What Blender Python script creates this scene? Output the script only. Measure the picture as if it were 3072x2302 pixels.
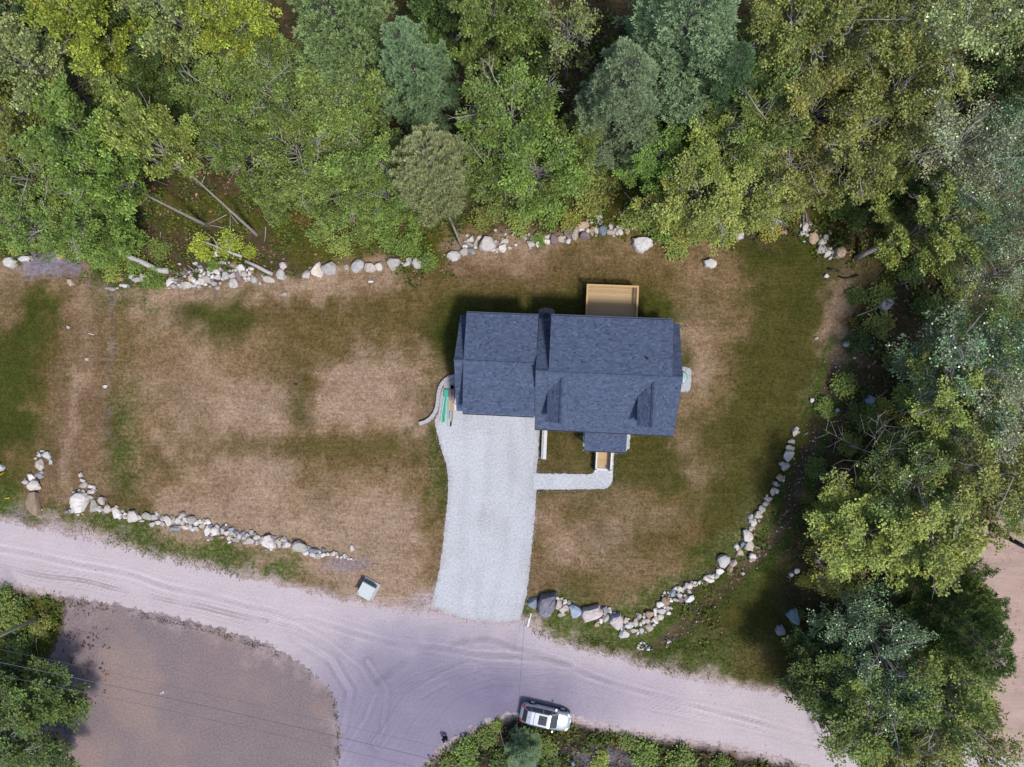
import bpy, math, random
import numpy as np
from mathutils import Vector, Matrix, Quaternion

for _o in list(bpy.data.objects):
    bpy.data.objects.remove(_o, do_unlink=True)
scene = bpy.context.scene
COL = scene.collection
rng = np.random.default_rng(7)
random.seed(7)

# ---------------------------------------------------------------- camera, sky, sun, exposure
H = 70.0                    # flying height of the drone, metres
FPX = 2333.0                # focal length in photo pixels (3072 px wide)
NADIR = (1690.0, 1115.0)    # photo pixel that looks straight down
_n = Vector(((NADIR[0]-1536)/FPX, -(NADIR[1]-1151)/FPX, -1.0)).normalized()
_zc = -_n
_xc = Vector((1, 0, 0)); _xc = (_xc - _zc*_xc.dot(_zc)).normalized()
_yc = _zc.cross(_xc)
RCAM = Matrix((_xc, _yc, _zc))          # camera -> world
cam_d = bpy.data.cameras.new('drone_camera')
cam_d.sensor_width = 36.0
cam_d.lens = 36.0*FPX/3072.0
cam_d.clip_start = 0.5
cam_d.clip_end = 3000.0
cam = bpy.data.objects.new('drone_camera', cam_d)
cam.matrix_world = Matrix.Translation((0, 0, H)) @ RCAM.to_4x4()
COL.objects.link(cam)
scene.camera = cam

SUN_ELEV, SUN_AZ = 62.0, 138.0          # azimuth clockwise from north (+Y)
world = bpy.data.worlds.new('World')
scene.world = world
world.use_nodes = True
_nt = world.node_tree
_bg = _nt.nodes['Background']
_sky = _nt.nodes.new('ShaderNodeTexSky')
_sky.sky_type = 'NISHITA'
_sky.sun_disc = False
_sky.sun_elevation = math.radians(SUN_ELEV)
_sky.sun_rotation = math.radians(SUN_AZ)
_sky.air_density = 1.0
_sky.dust_density = 2.0
_sky.ozone_density = 1.5
_nt.links.new(_sky.outputs[0], _bg.inputs[0])
_bg.inputs[1].default_value = 0.13
sun_d = bpy.data.lights.new('sun', 'SUN')
sun_d.energy = 3.1
sun_d.angle = math.radians(8.0)
sun_d.color = (1.0, 0.93, 0.84)
sun = bpy.data.objects.new('sun', sun_d)
_a, _e = math.radians(SUN_AZ), math.radians(SUN_ELEV)
_sv = Vector((math.sin(_a)*math.cos(_e), math.cos(_a)*math.cos(_e), math.sin(_e)))
sun.rotation_euler = _sv.to_track_quat('Z', 'Y').to_euler()
sun.location = (0, 0, 120)
COL.objects.link(sun)
scene.view_settings.view_transform = 'Standard'
scene.view_settings.look = 'None'
scene.view_settings.gamma = 1.0
scene.view_settings.use_curve_mapping = False
scene.view_settings.exposure = 0.46
scene.cycles.max_bounces = 6
scene.cycles.diffuse_bounces = 3
scene.cycles.transparent_max_bounces = 4

# ---------------------------------------------------------------- pixel -> ground helpers
_R = np.array([list(r) for r in RCAM])
def at(px, py, z=0.0):
    d = _R @ np.array([(px-1536.0)/FPX, -(py-1151.0)/FPX, -1.0])
    t = (z-H)/d[2]
    return np.array([d[0]*t, d[1]*t, z])
def at2(pts, z=0.0):
    return np.array([at(p[0], p[1], z)[:2] for p in pts])
def metres(px, z=0.0):
    return px*(H-z)/FPX

EXP = 1.80
def lin(c):
    c = c/255.0
    return c/12.92 if c <= 0.04045 else ((c+0.055)/1.055)**2.4
def C(r, g, b):
    """surface base colour from the colour it shows under this scene's daylight"""
    return (lin(r)/EXP, lin(g)/EXP, lin(b)/EXP)

# ---------------------------------------------------------------- numpy noise
def _hash(ix, iy, seed):
    n = (ix.astype(np.int64)*374761393 + iy.astype(np.int64)*668265263 + seed*974711) & 0x7fffffff
    n = ((n ^ (n >> 13))*1274126177) & 0x7fffffff
    return ((n ^ (n >> 16)) & 0xffff)/65535.0
def vnoise(x, y, seed=0):
    ix = np.floor(x); iy = np.floor(y)
    fx = x-ix; fy = y-iy
    fx = fx*fx*(3-2*fx); fy = fy*fy*(3-2*fy)
    a = _hash(ix, iy, seed); b = _hash(ix+1, iy, seed)
    c = _hash(ix, iy+1, seed); d = _hash(ix+1, iy+1, seed)
    return (a*(1-fx)+b*fx)*(1-fy)+(c*(1-fx)+d*fx)*fy
def fbm(x, y, scale, seed=0, octv=4):
    s = 0; amp = 0.5; tot = 0
    for i in range(octv):
        s = s+amp*vnoise(x*scale, y*scale, seed+i*17); tot += amp
        scale *= 2.03; amp *= 0.55
    return s/tot
def seg_dist(x, y, pts):
    best = np.full(x.shape, 1e9)
    for (ax, ay), (bx, by) in zip(pts[:-1], pts[1:]):
        dx, dy = bx-ax, by-ay
        L = dx*dx+dy*dy+1e-12
        t = np.clip(((x-ax)*dx+(y-ay)*dy)/L, 0, 1)
        best = np.minimum(best, np.hypot(x-ax-t*dx, y-ay-t*dy))
    return best
def poly_sdf(x, y, pts):
    """signed distance, negative inside"""
    pts = [tuple(p) for p in pts]
    d = seg_dist(x, y, pts+[pts[0]])
    inside = np.zeros(x.shape, bool)
    n = len(pts)
    for i in range(n):
        x1, y1 = pts[i]; x2, y2 = pts[(i+1) % n]
        c = ((y1 > y) != (y2 > y)) & (x < (x2-x1)*(y-y1)/((y2-y1) or 1e-9)+x1)
        inside ^= c
    return np.where(inside, -d, d)
def sstep(a, b, x):
    t = np.clip((x-a)/(b-a), 0, 1)
    return t*t*(3-2*t)

# ---------------------------------------------------------------- mesh helpers
def np_mesh(name, V, F, mat=None, col=None, attrs=None, smooth=False):
    V = np.asarray(V, np.float32); F = np.asarray(F, np.int32)
    me = bpy.data.meshes.new(name)
    k = F.shape[1]
    me.vertices.add(len(V)); me.vertices.foreach_set('co', V.ravel())
    me.loops.add(F.size); me.loops.foreach_set('vertex_index', F.ravel())
    me.polygons.add(len(F))
    me.polygons.foreach_set('loop_start', np.arange(0, F.size, k, dtype=np.int32))
    me.polygons.foreach_set('loop_total', np.full(len(F), k, np.int32))
    if smooth:
        me.polygons.foreach_set('use_smooth', np.ones(len(F), bool))
    me.update(calc_edges=True)
    if col is not None:
        attrs = dict(attrs or {}); attrs['tint'] = col
    for an, arr in (attrs or {}).items():
        a = me.color_attributes.new(an, 'FLOAT_COLOR', 'POINT')
        arr = np.asarray(arr, np.float32)
        if arr.shape[1] == 3:
            arr = np.concatenate([arr, np.ones((len(arr), 1), np.float32)], 1)
        a.data.foreach_set('color', arr.ravel())
    if mat: me.materials.append(mat)
    return me

class MB:
    """collects polygons, linked afterwards as one mesh object"""
    def __init__(self):
        self.v = []; self.f = []; self.m = []
        self.c = []
    def add(self, vs, fs, mi=0, col=(1, 1, 1)):
        o = len(self.v)
        self.v += [tuple(float(q) for q in p) for p in vs]
        for f in fs:
            self.f.append(tuple(i+o for i in f)); self.m.append(mi); self.c.append(col)
        return self
    def box(self, x0, x1, y0, y1, z0, z1, mi=0, col=(1, 1, 1)):
        vs = [(x, y, z) for z in (z0, z1) for y in (y0, y1) for x in (x0, x1)]
        return self.add(vs, [(0, 2, 3, 1), (4, 5, 7, 6), (0, 1, 5, 4), (2, 6, 7, 3), (0, 4, 6, 2), (1, 3, 7, 5)], mi, col)
    def hexa(self, b, t, mi=0, col=(1, 1, 1)):
        """eight corners: four below (ccw seen from above), four above"""
        n = len(b)
        fs = [tuple(range(n))[::-1], tuple(range(n, 2*n))]
        fs += [(i, (i+1) % n, n+(i+1) % n, n+i) for i in range(n)]
        return self.add(list(b)+list(t), fs, mi, col)
    def tube(self, pts, rads, n=6, mi=0, cap=True):
        pts = [Vector(p) for p in pts]
        vs = []; fs = []
        for i, p in enumerate(pts):
            d = (pts[min(i+1, len(pts)-1)]-pts[max(i-1, 0)]).normalized()
            s = d.cross(Vector((0.13, 0.21, 0.97) if abs(d.z) < 0.95 else (1, 0.1, 0))).normalized()
            u = s.cross(d)
            for k in range(n):
                a = 2*math.pi*k/n
                vs.append(p+(s*math.cos(a)+u*math.sin(a))*rads[i])
        for i in range(len(pts)-1):
            for k in range(n):
                fs.append((i*n+k, i*n+(k+1) % n, (i+1)*n+(k+1) % n, (i+1)*n+k))
        if cap:
            fs.append(tuple(range(n))[::-1]); fs.append(tuple(range((len(pts)-1)*n, len(pts)*n)))
        return self.add(vs, fs, mi)
    def mesh(self, name, mats, smooth=False, tint=False):
        me = bpy.data.meshes.new(name)
        me.from_pydata(self.v, [], self.f)
        for m in (mats if isinstance(mats, (list, tuple)) else [mats]):
            me.materials.append(m)
        me.polygons.foreach_set('material_index', self.m)
        if smooth: me.polygons.foreach_set('use_smooth', [True]*len(self.f))
        if tint:
            a = me.color_attributes.new('tint', 'FLOAT_COLOR', 'CORNER')
            arr = []
            for f, c in zip(self.f, self.c):
                arr += [c[0], c[1], c[2], 1.0]*len(f)
            a.data.foreach_set('color', arr)
        me.update()
        return me
    def build(self, name, mats, parent=None, smooth=False, tint=False):
        return link(name, self.mesh(name, mats, smooth, tint), parent)

def link(name, data, parent=None, loc=None, rot=None, scale=None, color=None):
    o = bpy.data.objects.new(name, data)
    COL.objects.link(o)
    if parent: o.parent = parent
    if loc is not None: o.location = [float(q) for q in loc]
    if rot is not None: o.rotation_euler = rot
    if scale is not None: o.scale = [float(q) for q in scale]
    if color is not None: o.color = (float(color[0]), float(color[1]), float(color[2]), 1.0)
    return o
def tag(o, label=None, cat=None, group=None, kind=None):
    if label: o['label'] = label
    if cat: o['category'] = cat
    if group: o['group'] = group
    if kind: o['kind'] = kind
    return o
def empty(name, loc=(0, 0, 0), rz=0.0):
    o = bpy.data.objects.new(name, None)
    o.empty_display_size = 0.2
    COL.objects.link(o)
    o.location = [float(q) for q in loc]; o.rotation_euler = (0, 0, rz)
    return o

# ---------------------------------------------------------------- materials
def new_mat(name):
    m = bpy.data.materials.new(name); m.use_nodes = True
    nt = m.node_tree
    return m, nt, nt.nodes['Principled BSDF']
def nd(nt, t, **kw):
    n = nt.nodes.new(t)
    for k, v in kw.items():
        if k.startswith('i_'):
            key = k[2:]
            n.inputs[int(key) if key.isdigit() else key].default_value = v
        else:
            setattr(n, k, v)
    return n
def noise(nt, scale, detail=4.0, rough=0.6, vec=None, dist=0.0):
    n = nd(nt, 'ShaderNodeTexNoise')
    n.inputs['Scale'].default_value = scale
    n.inputs['Detail'].default_value = detail
    n.inputs['Roughness'].default_value = rough
    n.inputs['Distortion'].default_value = dist
    if vec is not None: nt.links.new(vec, n.inputs['Vector'])
    return n.outputs[0]
def maprange(nt, v, a, b, c, d):
    n = nd(nt, 'ShaderNodeMapRange')
    nt.links.new(v, n.inputs[0])
    for i, q in enumerate((a, b, c, d)): n.inputs[i+1].default_value = q
    return n.outputs[0]
def math_n(nt, op, a, b=None):
    n = nd(nt, 'ShaderNodeMath', operation=op)
    for i, q in enumerate((a, b)):
        if q is None: continue
        if isinstance(q, (int, float)): n.inputs[i].default_value = q
        else: nt.links.new(q, n.inputs[i])
    return n.outputs[0]
def mixc(nt, fac, a, b, mode='MIX'):
    n = nd(nt, 'ShaderNodeMix', data_type='RGBA', blend_type=mode)
    for s, q in ((n.inputs[0], fac), (n.inputs[6], a), (n.inputs[7], b)):
        if isinstance(q, (int, float)): s.default_value = q
        elif isinstance(q, tuple): s.default_value = (*q[:3], 1.0)
        else: nt.links.new(q, s)
    return n.outputs[2]
def grey(nt, v):
    n = nd(nt, 'ShaderNodeCombineColor')
    for i in range(3): nt.links.new(v, n.inputs[i])
    return n.outputs[0]
def attr(nt, name):
    return nd(nt, 'ShaderNodeAttribute', attribute_name=name)
def bump(nt, bs, h, strength, dist=0.02):
    b = nd(nt, 'ShaderNodeBump')
    b.inputs['Strength'].default_value = strength
    b.inputs['Distance'].default_value = dist
    nt.links.new(h, b.inputs['Height'])
    nt.links.new(b.outputs[0], bs.inputs['Normal'])
def objcoord(nt):
    return nd(nt, 'ShaderNodeTexCoord').outputs['Object']
def plain(name, col, rough=0.6, metal=0.0, var=0.18, scale=6.0, spec=0.4, bumpst=0.0):
    m, nt, bs = new_mat(name)
    v = maprange(nt, noise(nt, scale, 5, 0.65, objcoord(nt)), 0.3, 0.7, 1-var, 1+var)
    nt.links.new(mixc(nt, 1.0, col, grey(nt, v), 'MULTIPLY'), bs.inputs['Base Color'])
    bs.inputs['Roughness'].default_value = rough
    bs.inputs['Metallic'].default_value = metal
    bs.inputs['Specular IOR Level'].default_value = spec
    if bumpst: bump(nt, bs, noise(nt, scale*4, 4, 0.6, objcoord(nt)), bumpst)
    return m

def mat_ground():
    m, nt, bs = new_mat('earth_and_grass')
    oc = objcoord(nt)
    a = attr(nt, 'tone'); b = attr(nt, 'tuft')
    fine = noise(nt, 3.2, 6, 0.85, oc)
    mid = noise(nt, 0.75, 5, 0.62, oc, 0.6)
    st = nd(nt, 'ShaderNodeMapping'); st.inputs['Scale'].default_value = (1.0, 3.2, 1.0); st.inputs['Rotation'].default_value = (0, 0, 0.35)
    nt.links.new(oc, st.inputs[0])
    streak = noise(nt, 1.7, 5, 0.7, st.outputs[0])
    mix = math_n(nt, 'ADD', math_n(nt, 'ADD', math_n(nt, 'MULTIPLY', fine, 0.62), math_n(nt, 'MULTIPLY', mid, 0.22)), math_n(nt, 'MULTIPLY', streak, 0.16))
    d = math_n(nt, 'SUBTRACT', mix, math_n(nt, 'SUBTRACT', 0.70, math_n(nt, 'MULTIPLY', a.outputs['Alpha'], 0.40)))
    fac = maprange(nt, d, -0.085, 0.085, 0, 1)
    c = mixc(nt, fac, a.outputs['Color'], b.outputs['Color'])
    grain = maprange(nt, noise(nt, 6.0, 6, 0.9, oc), 0.3, 0.7, 0.50, 1.50)
    c = mixc(nt, 1.0, c, grey(nt, grain), 'MULTIPLY')
    for rz_, k_ in ((0.12, 0.13), (1.35, 0.10)):     # raking and mowing lines
        s2 = nd(nt, 'ShaderNodeMapping'); s2.inputs['Scale'].default_value = (0.25, 4.2, 1.0); s2.inputs['Rotation'].default_value = (0, 0, rz_)
        nt.links.new(oc, s2.inputs[0])
        c = mixc(nt, 1.0, c, grey(nt, maprange(nt, noise(nt, 1.0, 5, 0.7, s2.outputs[0], 0.5), 0.3, 0.7, 1-k_, 1+k_)), 'MULTIPLY')
    big = maprange(nt, noise(nt, 0.22, 4, 0.6, oc), 0.3, 0.7, 0.86, 1.14)
    c = mixc(nt, 1.0, c, grey(nt, big), 'MULTIPLY')
    nt.links.new(c, bs.inputs['Base Color'])
    bs.inputs['Roughness'].default_value = 0.95
    bs.inputs['Specular IOR Level'].default_value = 0.1
    bump(nt, bs, noise(nt, 7.0, 6, 0.75, oc), 0.75, 0.06)
    return m
def mat_gravel(name, lo, hi, scale=11.0, contrast=0.35, use_tint=False, streaks=0.0, rough=0.92):
    m, nt, bs = new_mat(name)
    oc = objcoord(nt)
    n1 = noise(nt, scale, 6, 0.85, oc)
    n2 = noise(nt, 0.35, 4, 0.6, oc, 0.5)
    c = mixc(nt, maprange(nt, n1, 0.5-contrast, 0.5+contrast, 0, 1), lo, hi)
    c = mixc(nt, 1.0, c, grey(nt, maprange(nt, n2, 0.3, 0.7, 0.95, 1.05)), 'MULTIPLY')
    if use_tint:
        t = attr(nt, 'tint')
        c = mixc(nt, 1.0, c, t.outputs['Color'], 'MULTIPLY')
    if streaks:
        st = nd(nt, 'ShaderNodeMapping'); st.inputs['Rotation'].default_value = (0, 0, 0.25); st.inputs['Scale'].default_value = (0.22, 2.6, 1)
        nt.links.new(oc, st.inputs[0])
        s = noise(nt, 1.6, 6, 0.75, st.outputs[0], 0.0)
        c = mixc(nt, 1.0, c, grey(nt, maprange(nt, s, 0.3, 0.7, 1-streaks, 1+streaks)), 'MULTIPLY')
        sp = noise(nt, 3.3, 2, 0.5, oc)
        c = mixc(nt, maprange(nt, sp, 0.69, 0.76, 0, 0.5), c, C(120, 105, 100))
    nt.links.new(c, bs.inputs['Base Color'])
    bs.inputs['Roughness'].default_value = rough
    bs.inputs['Specular IOR Level'].default_value = 0.15
    bump(nt, bs, n1, 0.5, 0.03)
    return m
def mat_stone():
    m, nt, bs = new_mat('granite')
    oi = nd(nt, 'ShaderNodeObjectInfo')
    geo = nd(nt, 'ShaderNodeNewGeometry')
    pos = geo.outputs['Position']
    n1 = noise(nt, 3.2, 6, 0.7, pos)
    n2 = noise(nt, 14.0, 4, 0.7, pos)
    c = mixc(nt, 1.0, oi.outputs['Color'], grey(nt, maprange(nt, n1, 0.25, 0.75, 0.72, 1.2)), 'MULTIPLY')
    c = mixc(nt, 1.0, c, grey(nt, maprange(nt, n2, 0.25, 0.75, 0.84, 1.12)), 'MULTIPLY')
    li = noise(nt, 1.7, 4, 0.6, pos)
    c = mixc(nt, maprange(nt, li, 0.6, 0.72, 0, 0.45), c, C(135, 125, 115))
    ru = noise(nt, 1.1, 3, 0.5, pos)
    c = mixc(nt, maprange(nt, ru, 0.62, 0.75, 0, 0.4), c, C(205, 170, 140))
    nt.links.new(c, bs.inputs['Base Color'])
    bs.inputs['Roughness'].default_value = 0.85
    bs.inputs['Specular IOR Level'].default_value = 0.2
    bump(nt, bs, n2, 0.5, 0.02)
    return m
def mat_leaf(name, rough=0.55, spec=0.3, trans=0.25):
    m, nt, bs = new_mat(name)
    oi = nd(nt, 'ShaderNodeObjectInfo')
    t = attr(nt, 'tint')
    c = mixc(nt, 1.0, oi.outputs['Color'], t.outputs['Color'], 'MULTIPLY')
    c = mixc(nt, 1.0, c, (2.0, 2.0, 2.0), 'MULTIPLY')
    nt.links.new(c, bs.inputs['Base Color'])
    bs.inputs['Roughness'].default_value = rough
    bs.inputs['Specular IOR Level'].default_value = spec
    tr = nd(nt, 'ShaderNodeBsdfTranslucent')
    nt.links.new(mixc(nt, 1.0, c, (1.05, 1.1, 0.7), 'MULTIPLY'), tr.inputs[0])
    mx = nd(nt, 'ShaderNodeMixShader'); mx.inputs[0].default_value = trans
    nt.links.new(bs.outputs[0], mx.inputs[1]); nt.links.new(tr.outputs[0], mx.inputs[2])
    nt.links.new(mx.outputs[0], nt.nodes['Material Output'].inputs[0])
    return m
def mat_tinted(name, rough=0.9, spec=0.15, scale=14, var=0.25):
    m, nt, bs = new_mat(name)
    t = attr(nt, 'tint')
    v = maprange(nt, noise(nt, scale, 5, 0.75, objcoord(nt)), 0.3, 0.7, 1-var, 1+var)
    nt.links.new(mixc(nt, 1.0, t.outputs['Color'], grey(nt, v), 'MULTIPLY'), bs.inputs['Base Color'])
    bs.inputs['Roughness'].default_value = rough
    bs.inputs['Specular IOR Level'].default_value = spec
    return m
def mat_bark(name, lo, hi):
    m, nt, bs = new_mat(name)
    oc = objcoord(nt)
    st = nd(nt, 'ShaderNodeMapping'); st.inputs['Scale'].default_value = (6, 6, 1.2)
    nt.links.new(oc, st.inputs[0])
    n = noise(nt, 1.4, 5, 0.7, st.outputs[0])
    nt.links.new(mixc(nt, maprange(nt, n, 0.3, 0.7, 0, 1), lo, hi), bs.inputs['Base Color'])
    bs.inputs['Roughness'].default_value = 0.9
    bump(nt, bs, n, 0.6, 0.03)
    return m
def mat_wood(name, lo, hi, axis='X', scale=3.0):
    m, nt, bs = new_mat(name)
    oi = nd(nt, 'ShaderNodeObjectInfo')
    st = nd(nt, 'ShaderNodeMapping')
    st.inputs['Scale'].default_value = (0.5, 14, 14) if axis == 'X' else (14, 0.5, 14)
    nt.links.new(objcoord(nt), st.inputs[0])
    n = noise(nt, scale, 5, 0.65, st.outputs[0])
    c = mixc(nt, maprange(nt, n, 0.3, 0.7, 0, 1), lo, hi)
    c = mixc(nt, 1.0, c, grey(nt, maprange(nt, oi.outputs['Random'], 0, 1, 0.86, 1.1)), 'MULTIPLY')
    nt.links.new(c, bs.inputs['Base Color'])
    bs.inputs['Roughness'].default_value = 0.75
    return m

M = {}
M['ground'] = mat_ground()
M['road'] = mat_gravel('packed_dirt', C(182, 171, 178), C(230, 219, 226), 5.5, 0.25, True, 0.05)
M['drive'] = mat_gravel('crushed_stone', C(168, 173, 184), C(240, 244, 252), 5.5, 0.20, True)
M['lot'] = mat_gravel('bare_soil', C(114, 103, 106), C(182, 165, 162), 5.0, 0.24, True)
M['sand'] = mat_gravel('sandy_soil', C(176, 150, 142), C(212, 188, 178), 6.0, 0.3, True, 0.10)
M['greygravel'] = mat_gravel('grey_gravel', C(100, 100, 114), C(190, 190, 204), 12.0, 0.22)
M['stone'] = mat_stone()
M['palegravel'] = mat_gravel('pale_gravel', C(160, 166, 176), C(226, 232, 240), 6.0, 0.22)
M['aqua'] = plain('aqua_plastic', C(176, 208, 208), 0.5, var=0.08)
M['leaf'] = mat_leaf('leaf', 0.5, 0.35, 0.25)
M['gloss_leaf'] = mat_leaf('poplar_leaf', 0.32, 0.65, 0.15)
M['needle'] = mat_leaf('pine_needle', 0.6, 0.2, 0.12)
M['tuft'] = mat_tinted('grass_blade')
M['bark'] = mat_bark('grey_bark', C(124, 118, 116), C(200, 190, 186))
M['darkbark'] = mat_bark('pine_bark', C(66, 62, 66), C(120, 112, 112))
M['dead'] = mat_bark('bleached_wood', C(176, 172, 178), C(222, 216, 216))
M['shingle'] = mat_tinted('asphalt_shingle', 0.85, 0.25, 40, 0.2)
M['white'] = plain('white_paint', C(232, 232, 236), 0.5, var=0.06)
M['siding'] = plain('grey_siding', C(170, 176, 186), 0.6, var=0.06)
M['concrete'] = plain('concrete', C(196, 194, 204), 0.85, var=0.14, scale=9, bumpst=0.3)
M['glass'] = plain('window_glass', (0.02, 0.025, 0.03), 0.05, var=0.05, spec=0.9)
M['deckwood'] = mat_wood('pressure_treated_pine', C(188, 158, 114), C(222, 194, 150), 'X')
M['deckrail'] = mat_wood('pine_rail', C(204, 168, 114), C(228, 196, 144), 'Y')
M['black'] = plain('black_plastic', (0.012, 0.013, 0.016), 0.45, var=0.2)
M['rubber'] = plain('tyre_rubber', (0.015, 0.015, 0.016), 0.8, var=0.2)
M['silver'] = plain('silver_car_paint', (0.33, 0.37, 0.43), 0.32, 0.5, var=0.03, spec=0.6)
M['carglass'] = plain('tinted_glass', (0.008, 0.012, 0.018), 0.04, var=0.1, spec=1.0)
M['chrome'] = plain('bright_metal', (0.6, 0.62, 0.65), 0.25, 0.9, var=0.05)
M['red'] = plain('red_lens', (0.30, 0.02, 0.03), 0.3, var=0.1)
M['lamp'] = plain('clear_lens', (0.7, 0.72, 0.75), 0.15, var=0.05, spec=0.8)
M['teal'] = plain('teal_plastic', C(60, 190, 165), 0.4, var=0.1)
M['paleteal'] = plain('pale_teal_plastic', C(170, 225, 215), 0.4, var=0.1)
M['blue'] = plain('blue_plastic', C(120, 160, 200), 0.5, var=0.1)
M['lumber'] = mat_wood('fresh_lumber', C(196, 166, 140), C(222, 196, 170), 'Y')
M['oldlumber'] = mat_wood('weathered_lumber', C(140, 122, 124), C(180, 158, 156), 'Y')
M['acmetal'] = plain('green_grey_metal', C(96, 122, 140), 0.45, 0.3, var=0.08)
M['cabinet'] = plain('pale_green_enamel', C(214, 226, 232), 0.45, var=0.05)
M['cabinet_shaded'] = plain('shaded_enamel', C(120, 150, 152), 0.45, var=0.08)  # pale enamel darkened: shade painted into the cabinet's sides
M['yellow'] = plain('yellow_plastic', C(235, 190, 30), 0.5, var=0.1)
M['polewood'] = mat_bark('weathered_pole', C(130, 140, 122), C(176, 184, 166))
M['wire'] = plain('cable', (0.10, 0.10, 0.12), 0.5, var=0.1)
M['skin'] = plain('skin', (0.45, 0.28, 0.21), 0.5, var=0.08)
M['cloth'] = plain('dark_cloth', (0.012, 0.014, 0.02), 0.9, var=0.3, scale=20)
M['hair'] = plain('dark_hair', (0.02, 0.014, 0.01), 0.7, var=0.3, scale=30)

# ================================================================ ground
CLS = {   # base tone, tuft tone, tuft amount
 't': ((186, 162, 142), (138, 112, 86), 0.44), 'd': ((164, 138, 110), (110, 92, 58), 0.52),
 'o': ((140, 118, 82), (94, 82, 44), 0.56), 'g': ((98, 94, 44), (66, 76, 28), 0.60),
 'h': ((104, 96, 52), (68, 72, 30), 0.52), 'w': ((92, 104, 54), (62, 92, 30), 0.6), 'x': ((112, 94, 80), (74, 68, 46), 0.4),
 'v': ((166, 150, 122), (74, 94, 32), 0.66), 'b': ((156, 130, 108), (112, 92, 62), 0.54),
 'l': ((112, 92, 76), (66, 68, 36), 0.54), 'm': ((116, 106, 54), (72, 82, 24), 0.58),
 'q': ((158, 152, 170), (112, 106, 124), 0.42), 'k': ((84, 70, 64), (48, 54, 30), 0.48),
 'r': ((206, 190, 194), (160, 142, 128), 0.34), 'p': ((128, 118, 130), (100, 94, 98), 0.50),
 's': ((196, 168, 164), (168, 142, 138), 0.50)}
ROWS = ['48l']*7 + [
 '27l 3m 18l', '26l 4m 18l', '7l 8m 11l 4m 18l', '5m 5l 13m 4l 4m 6l 4m 7l', '6m 7l 8m 5t 8d 4g 10l',
 '1t 3q 3m 4l 3l 5t 2m 5b 6o 3d 5g 8l', '3d 1b 3v 6t 3t 2d 7o 5o 2o 3d 2o 2g 1t 8l', '1d 2g 1b 2d 2t 4g 9o 4g 7g 1t 2d 2o 2g 1t 8l',  # g cells round the house have its cast shadow put in as colour
 '2g 1g 1b 1d 1o 2d 2t 2g 1d 7o 3g 9g 1t 2d 2o 2g 1t 8l', '2g 1o 2b 1o 1d 2b 2t 2d 7o 2g 10g 1t 1d 3o 2g 1t 8l',
 '2g 1o 2b 1o 1d 4t 2d 2o 4t 2d 11g 1t 1d 3o 2g 1v 8l', '2g 1o 2b 1o 2d 5t 1o 5t 1d 1g 11g 1t 1d 2o 2g 1v 1k 8l',
 '2g 1d 2b 1g 2d 5t 1g 4t 2t 1b 11o 1t 1d 1o 2o 1o 1v 1k 8l', '2g 3b 1g 2d 5t 1d 5d 1t 1g 11o 1d 4o 1g 1v 1k 8l',
 '1g 1o 3b 1g 3o 4t 6o 1d 1g 11o 1t 1d 3o 1g 1v 1k 8l', '1g 1d 3b 1g 3d 5t 6d 1g 11o 1d 3o 1g 1v 1k 9l',
 '1v 1d 2b 1k 2o 12t 1o 1g 5d 6o 4g 1v 1k 10l', '7v 13t 1o 2t 3t 4t 3o 2g 1v 1k 1l 10l',
 '5r 6v 9t 1d 5o 4t 3o 1g 1v 1k 1v 11l', '9r 5v 6t 1d 5b 6d 1g 1v 1k 1v 1g 11l', '13r 3d 4t 1d 5b 3o 2d 2v 1k 3g 11l',
 '4m 1k 14r 3r 3v 5v 2v 1k 4g 11l', '4m 1k 5p 12r 3r 2v 5v 1v 1k 4g 10l', '4m 1k 7p 15r 1v 6v 4g 10l', '4m 1k 9p 17r 3v 3g 11l',
 '3m 2k 10p 19r 2d 9l 3s', '15p 22r 8l 3s', '16p 5r 3k 13r 8l 3s', '16p 4r 10k 7r 8l 3s']
def _grid():
    out = []
    for k, r in enumerate(ROWS):
        s = ''
        for tok in r.split():
            s += tok[-1]*int(tok[:-1])
        assert len(s) == 48, (r, len(s))
        if 12 <= k <= 24: s = s[:33]+s[33:].replace('o', 'h').replace('g', 'h')
        if 17 <= k <= 22: s = s[:25]+s[25:].replace('o', 'h')
        if k >= 28: s = s.replace('g', 'h')
        out.append(s)
    while len(out) < 36: out.append(out[-1])
    return out
GRID = _grid()
def cls_vec(ch):
    a, b, t = CLS[ch]
    return list(C(*a))+list(C(*b))+[t]
GV = np.array([[cls_vec(ch) for ch in row] for row in GRID])          # 36 x 48 x 7

def to_px(X, Y):
    d = np.stack([X, Y, np.full(X.shape, -H)], -1) @ _R
    return 1536+FPX*d[..., 0]/-d[..., 2], 1151-FPX*d[..., 1]/-d[..., 2]

ROAD = [(-700, 1430), (-300, 1510), (0, 1565), (130, 1592), (300, 1625), (450, 1668), (600, 1702), (750, 1735), (900, 1775), (1040, 1805), (1180, 1832),
 (1290, 1842), (1400, 1862), (1500, 1872), (1560, 1866), (1640, 1915), (1700, 1940), (1800, 1965), (1900, 1995), (2000, 2022), (2150, 2052), (2300, 2078),
 (2450, 2108), (2560, 2140), (2700, 2185), (2900, 2235), (3200, 2310), (3700, 2430), (3700, 2700), (3200, 2560), (2600, 2350), (2450, 2304), (2350, 2277), (2200, 2240),
 (2050, 2215), (1900, 2190), (1780, 2165), (1700, 2142), (1600, 2132), (1540, 2138), (1480, 2155), (1420, 2182), (1360, 2215), (1310, 2255), (1262, 2302), (1180, 2420), (1080, 2700),
 (820, 2700), (990, 2400), (1012, 2302), (1020, 2200), (1010, 2110), (985, 2062), (940, 2015), (880, 1968), (800, 1932), (650, 1883), (500, 1843), (350, 1812), (200, 1785), (100, 1762), (0, 1745), (-300, 1695), (-700, 1620)]
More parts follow.
